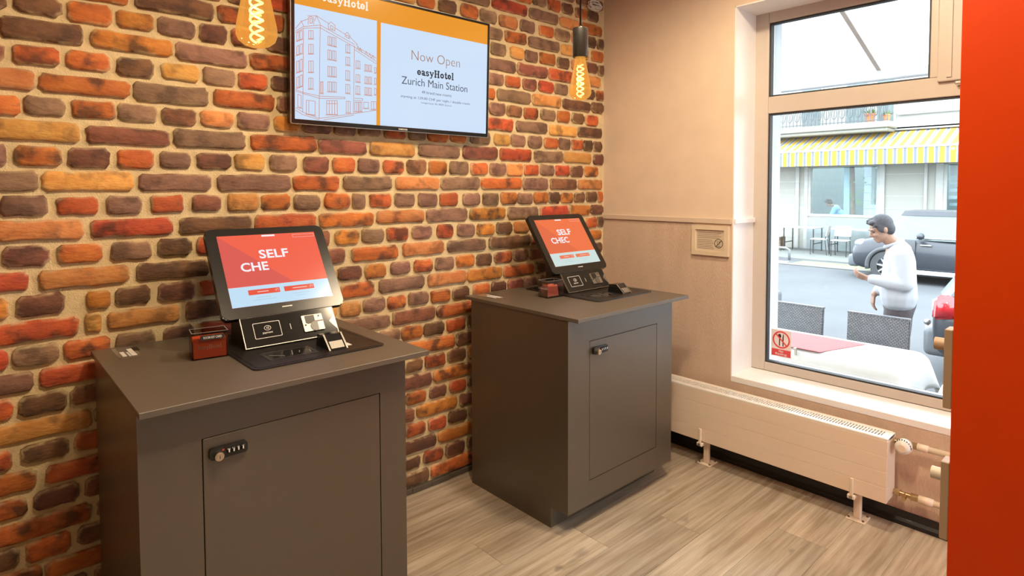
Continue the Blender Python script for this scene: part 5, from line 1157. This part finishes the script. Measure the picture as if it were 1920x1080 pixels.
        for yy in (-.42, .62):
            bm = NB(); bx(bm, sx * (w2_ * .985), sx * (w2_ + .018), yy - .10, yy + .10, belt - .14, belt - .11, .008, 2); obj('door_handle', bm, STEEL, c)
            bm = NB(); bx(bm, sx * (w2_ * .97), sx * (w2_ + .003), yy + .18, yy + .187, .30, belt - .04); obj('door_seam', bm, BLACK, c)
        bm = NB(); ellip(bm, (sx * (w2_ + .07), h2 - 1.42, belt + .06), .10, .07, .07); obj('mirror', bm, paint, c, True)
        bm = NB(); ellip(bm, (sx * w2_ * .74, h2 - .25, hood_h - .20), .13, .16, .10); obj('headlight', bm, pm('headlight_glass', (.22, .24, .27), .2), c, True)
        bm = NB(); prism(bm, [(-h2 + .06, belt - .28), (-h2 + .26, belt - .24), (-h2 + .30, belt - .07), (-h2 + .16, belt + .0), (-h2 + .08, belt - .06)], 'X', sx * (w2_ * .70), sx * (w2_ * .985)); bmesh.ops.bevel(bm, geom=bm.edges[:], offset=.03, segments=2, affect='EDGES')
        obj('tail_light', bm, pm('tail_red', (.42, .015, .02), .12, coat=.6), c, True)
    bm = NB(); bx(bm, -w2_ * .80, w2_ * .80, -h2 - .05, -h2 + .25, .26, .56, .06, 3); obj('rear_bumper', bm, pm('bumper_grey', (.10, .11, .12), .4), c, 'auto')
    bm = NB(); bx(bm, -w2_ * .80, w2_ * .80, h2 - .20, h2 + .03, .25, .52, .06, 3); obj('front_bumper', bm, pm('bumper_grey'), c, 'auto')
    bm = NB(); bx(bm, -.26, .26, -h2 - .07, -h2 - .04, .66, .77); obj('number_plate', bm, WHITE, c)
    if style == 'hatch':
        bm = NB(); tube(bm, [(.0, -h2 + .1, .34), (0, -h2 - .10, .34), (0, -h2 - .16, .38), (0, -h2 - .17, .44)], .022, 10); ellip(bm, (0, -h2 - .17, .475), .035, .035, .035); obj('tow_ball', bm, STEEL, c, True)
    bm = NB(); tube(bm, [(0, -h2 + 1.1, H_ - .01), (0, -h2 + 1.05, H_ + .04), (0, -h2 + .95, H_ + .10)], .008, 6); obj('aerial', bm, BLACK, c)
    return c
# far SUV: front points to +y (left in the photo)
car('parked_car', 'dark grey car with silver sill parked across the street behind the man', 14.176 + .91, 4.85 - 2.12, 0, (.028, .032, .040), 4.24, 1.82, 1.50, .97, .94, (.10, .45), 'suv', (.66, 1.02))
# near car: rear points to +y
car('parked_car', 'black hatchback with red tail light at the right end of the window', 7.0 + .88, 1.66 - 2.0, R(180), (.022, .026, .034), 4.0, 1.76, 1.46, .93, .94, (.10, .42), 'hatch')
car('parked_car', 'blue grey car end just peeping past the left window edge', 7.0 + .88, 3.80 + 2.05, R(180), (.10, .13, .17), 4.1, 1.76, 1.46, .93, .92, (.18, .85), 'sedan')

# ------------------------------------------------------------------ people
SKIN = pm('skin', (.25, .14, .095), .55, var=.05); SHIRT = pm('white_shirt', (.30, .31, .34), .85, var=.04, vscale=6); TROUS = pm('dark_trousers', (.055, .045, .050), .85); HAIR = pm('grey_black_hair', (.032, .032, .038), .7, var=.35, vscale=60, stretch=(1, 1, 1))
def remesh(o, v, sm=6):
    r_ = o.modifiers.new('r', 'REMESH'); r_.mode = 'VOXEL'; r_.voxel_size = v; r_.use_smooth_shade = True
    s_ = o.modifiers.new('s', 'SMOOTH'); s_.factor = .5; s_.iterations = sm
def chain(bm, pts):
    for (p, r0), (q, r1) in zip(pts, pts[1:]): capsule(bm, p, q, r0, r1)
def head(bm, c, fwd, up):
    """skull, jaw, nose, brow, ears, neck stub; c = head centre"""
    f = Vector(fwd).normalized(); u = Vector(up); u = (u - f * u.dot(f)).normalized(); l = u.cross(f)
    rot = Matrix((l, f, u)).transposed()
    P = lambda a, b, d: Vector(c) + l * a + f * b + u * d
    ellip(bm, P(0, -.012, .028), .074, .094, .092, rot)
    ellip(bm, P(0, .018, -.030), .060, .068, .082, rot)
    ellip(bm, P(0, .048, -.082), .034, .034, .030, rot)
    capsule(bm, P(0, .078, .020), P(0, .098, -.022), .009, .015)
    for s in (-1, 1):
        ellip(bm, P(s * .014, .088, -.026), .010, .012, .009, rot)
        ellip(bm, P(s * .075, -.012, -.005), .010, .020, .032, rot)
        ellip(bm, P(s * .030, .076, .024), .026, .012, .008, rot)
        ellip(bm, P(s * .036, .060, -.024), .022, .020, .020, rot)
    ellip(bm, P(0, .079, -.055), .024, .012, .007, rot); ellip(bm, P(0, .075, -.066), .022, .012, .007, rot)
    return P, rot
def hand(bm, w0, d, pn, s=1, curl=.5, thumb=1):
    """w0 wrist, d finger direction, pn palm normal (towards palm side)"""
    d = Vector(d).normalized(); pn = Vector(pn); pn = (pn - d * pn.dot(d)).normalized(); sd = d.cross(pn) * thumb
    w0 = Vector(w0)
    for k in (-1.5, -.5, .5, 1.5):
        capsule(bm, w0 + sd * k * .010, w0 + d * .085 * s + sd * k * .020, .015, .0115)
    for k, ln in ((-1.5, .062), (-.5, .075), (.5, .080), (1.5, .072)):
        p = w0 + d * .085 * s + sd * k * .020; dd = d.copy(); rr = .0095
        for j in range(3):
            dd = (dd * math.cos(curl * .75) + pn * math.sin(curl * .75)).normalized(); q = p + dd * ln * (.42, .33, .25)[j]; capsule(bm, p, q, rr, rr * .92, 8); p = q; rr *= .92
    p = w0 + d * .025 + sd * .030; q = p + (d * .55 + sd * .65 + pn * .4).normalized() * .042; capsule(bm, p, q, .013, .011, 8)
    q2 = q + (d * .9 + sd * .1 + pn * .45).normalized() * .032; capsule(bm, q, q2, .0105, .009, 8)
man = thing('person', 'man in a white shirt and dark trousers walking past, looking at his raised hand', 'person', (6.117, 1.681, G), R(0))
# local frame: a = towards image left, b = towards the camera
ia, ib = Vector((-.284, .959, 0)), Vector((-.959, -.284, 0))
def M(a, z, b=0): return ia * a + ib * b + Vector((0, 0, z))
bm = NB()
P, rot = head(bm, M(.115, 1.605, .02), ia * .93 + ib * .30 + Vector((0, 0, -.42)), (0, 0, 1))
chain(bm, [(M(.06, 1.53, .0), .058), (M(-.02, 1.44, 0), .062)])
chain(bm, [(M(-.03, 1.40, 0), .11), (M(-.03, 1.15, 0), .12), (M(-.04, .92, 0), .13)])
for s in (-1, 1):
    chain(bm, [(M(-.04, .90, s * .085), .095), (M(-.01 + .03 * s, .48, s * .09), .062), (M(-.06 + .10 * s, .08, s * .09), .042)])
    chain(bm, [(M(-.09 + .10 * s, .05, s * .09), .04), (M(.08 + .10 * s, .03, s * .10), .032)])
chain(bm, [(M(-.05, 1.38, .16), .050), (M(-.07, 1.13, .235), .048), (M(.20, 1.175, .20), .030)])
chain(bm, [(M(-.04, 1.38, -.16), .050), (M(.03, 1.15, -.22), .046), (M(.155, .985, -.16), .030)])
hand(bm, M(.215, 1.178, .20), ia * .9 + Vector((0, 0, .30)), Vector((0, 0, 1)) * .7 - ib * .6, .8, .75, 1)
hand(bm, M(.160, .975, -.16), Vector((0, 0, -1)) + ia * .10, -ib * .3 - ia, .9, .45, -1)
ob = obj('body', bm, SKIN, man, True); remesh(ob, .0065, 4)
bm = NB()   # shirt
chain(bm, [(M(-.020, 1.45, 0), .080), (M(-.03, 1.36, 0), .122)])
for s in (-1, 1): chain(bm, [(M(-.03, 1.40, s * .06), .09), (M(-.05, 1.385, s * .165), .094)])
for s in (-1, -.33, .33, 1): chain(bm, [(M(-.035, 1.34, s * .09), .125), (M(-.030, 1.13, s * .095), .142), (M(-.032, 1.01, s * .10), .148)])
chain(bm, [(M(-.05, 1.385, .170), .090), (M(-.075, 1.15, .238), .070), (M(.05, 1.155, .222), .060), (M(.175, 1.172, .203), .045)])
chain(bm, [(M(-.04, 1.39, -.170), .078), (M(.03, 1.15, -.222), .064), (M(.13, 1.01, -.175), .046)])
sb = obj('shirt', bm, SHIRT, man, True); remesh(sb, .012, 5)
bm = NB()   # clean hem
for s in (-1, 1): pass
bm.free()
bm = NB()   # collar
tube(bm, [M(.055 + .0, 1.478, 0) + ia * .068 * math.cos(R(a)) + ib * .070 * math.sin(R(a)) + Vector((0, 0, -.030 * math.cos(R(a)))) - ia * .045 for a in range(0, 360, 24)], .017, 8, True); obj('collar', bm, SHIRT, man, True)
bm = NB()   # trousers
chain(bm, [(M(-.04, .95, -.05), .135), (M(-.04, .95, .05), .135)])
for s in (-1, 1): chain(bm, [(M(-.04, .92, s * .085), .120), (M(-.01 + .03 * s, .48, s * .09), .088), (M(-.06 + .10 * s, .09, s * .09), .075)])
tb = obj('trousers', bm, TROUS, man, True); remesh(tb, .014, 5)
bm = NB()
bm.free()
for s in (-1, 1):
    bm = NB(); chain(bm, [(M(-.09 + .10 * s, .050, s * .09), .052), (M(.10 + .10 * s, .038, s * .10), .042)]); obj('shoe', bm, BLACK, man, True)
def hair(P, rot, mat, parent, full=1.0):
    bm = NB()
    ellip(bm, P(0, -.024, .046), .082, .098, .092, rot); ellip(bm, P(0, -.055, -.005), .074, .062, .075, rot)
    for s in (-1, 1): ellip(bm, P(s * .066, .005, .020), .016, .040, .045, rot); ellip(bm, P(s * .030, .050, .092), .040, .034, .022, rot)
    rn = random.Random(2)
    for k in range(40):
        a = rn.uniform(-1, 1); b = rn.uniform(-.09, .05); capsule(bm, P(a * .06, b, .125 - abs(a) * .05 - abs(b) * .2), P(a * .075, b + .03, .125 - abs(a) * .075 - abs(b) * .15), .012, .008, 6)
    h = obj('hair', bm, mat, parent, True); remesh(h, .007, 3)
hair(P, rot, HAIR, man)
for s in (-1, 1):
    bm = NB(); ellip(bm, P(s * .032, .0775, .004), .010, .006, .0055, rot); obj('eye', bm, pm('eye_dark', (.03, .02, .02), .3), man, True)
    bm = NB(); capsule(bm, P(s * .014, .091, .026), P(s * .046, .080, .028), .004, .003, 6); obj('eyebrow', bm, HAIR, man, True)

guest = thing('person', 'guest with dark hair and blue top leaning forward behind the cafe window', 'person', (BX + .60, 7.30, G + .12))
ia, ib = Vector((-.1, .99, 0)), Vector((-.99, -.1, 0))
bm = NB()
P, rot = head(bm, M(.22, 1.39, .30), ia * .8 + ib * .5 + Vector((0, 0, -.7)), (0, 0, 1))
chain(bm, [(M(.15, 1.33, .26), .055), (M(.06, 1.25, .20), .06)])
chain(bm, [(M(.04, 1.22, .18), .12), (M(-.12, .95, .06), .13), (M(-.2, .62, 0), .14)])
for s in (-1, 1):
    chain(bm, [(M(-.2, .55, s * .09), .09), (M(.25, .52, s * .1), .07), (M(.22, .08, s * .1), .045)]); chain(bm, [(M(.20, .045, s * .1), .04), (M(.36, .035, s * .1), .03)])
    chain(bm, [(M(.03, 1.20, .18 + s * .16), .06), (M(.12, .95, .22 + s * .22), .045), (M(.36, .92, .25 + s * .10), .03)])
    hand(bm, M(.37, .92, .25 + s * .10), ia, Vector((0, 0, -1)), .9, .4, s)
g_ = obj('body', bm, SKIN, guest, True); remesh(g_, .008, 4)
BLUET = pm('blue_top', (.22, .42, .70), .85)
bm = NB()
chain(bm, [(M(.05, 1.24, .19), .10), (M(-.12, .95, .06), .165), (M(-.2, .58, 0), .17)])
for s in (-1, 1):
    chain(bm, [(M(.02, 1.22, .18), .11), (M(.03, 1.20, .18 + s * .16), .08), (M(.12, .95, .22 + s * .22), .065), (M(.33, .92, .25 + s * .11), .045)])
t_ = obj('top', bm, BLUET, guest, True); remesh(t_, .014, 5)
bm = NB()
for s in (-1, 1): chain(bm, [(M(-.2, .55, s * .09), .12), (M(.25, .52, s * .1), .09), (M(.22, .10, s * .1), .07)])
t_ = obj('trousers', bm, TROUS, guest, True); remesh(t_, .016, 5)
hair(P, rot, pm('brown_hair', (.05, .035, .025), .7), guest)
st2 = thing('stool', 'dark stool under the guest behind the cafe window', 'stool', (BX + .60, 7.12, G + .12))
obj('seat', box(-.17, .17, -.17, .17, .38, .42, .02), BLKM, st2)
for sx in (-.14, .14):
    for sy in (-.14, .14): obj('leg', box(sx - .015, sx + .015, sy - .015, sy + .015, 0, .38), BLKM, st2)
bp_('cafe_floor', BX + .35, BX + 2.4, 2.2, 9.5, G - .1, G + .12, pm('cafe_floor_grey', (.25, .25, .25), .8))

# ------------------------------------------------------------------ lamps of the room
downlight(1.0, .70, 185, 'ceiling downlight between the camera and the kiosks')
downlight(2.2, 1.08, 160, 'ceiling downlight above the far kiosk')
downlight(.55, .90, 60, 'ceiling downlight above the nearer kiosk')
downlight(-.8, -.9, 25, 'ceiling downlight at the back of the lobby')
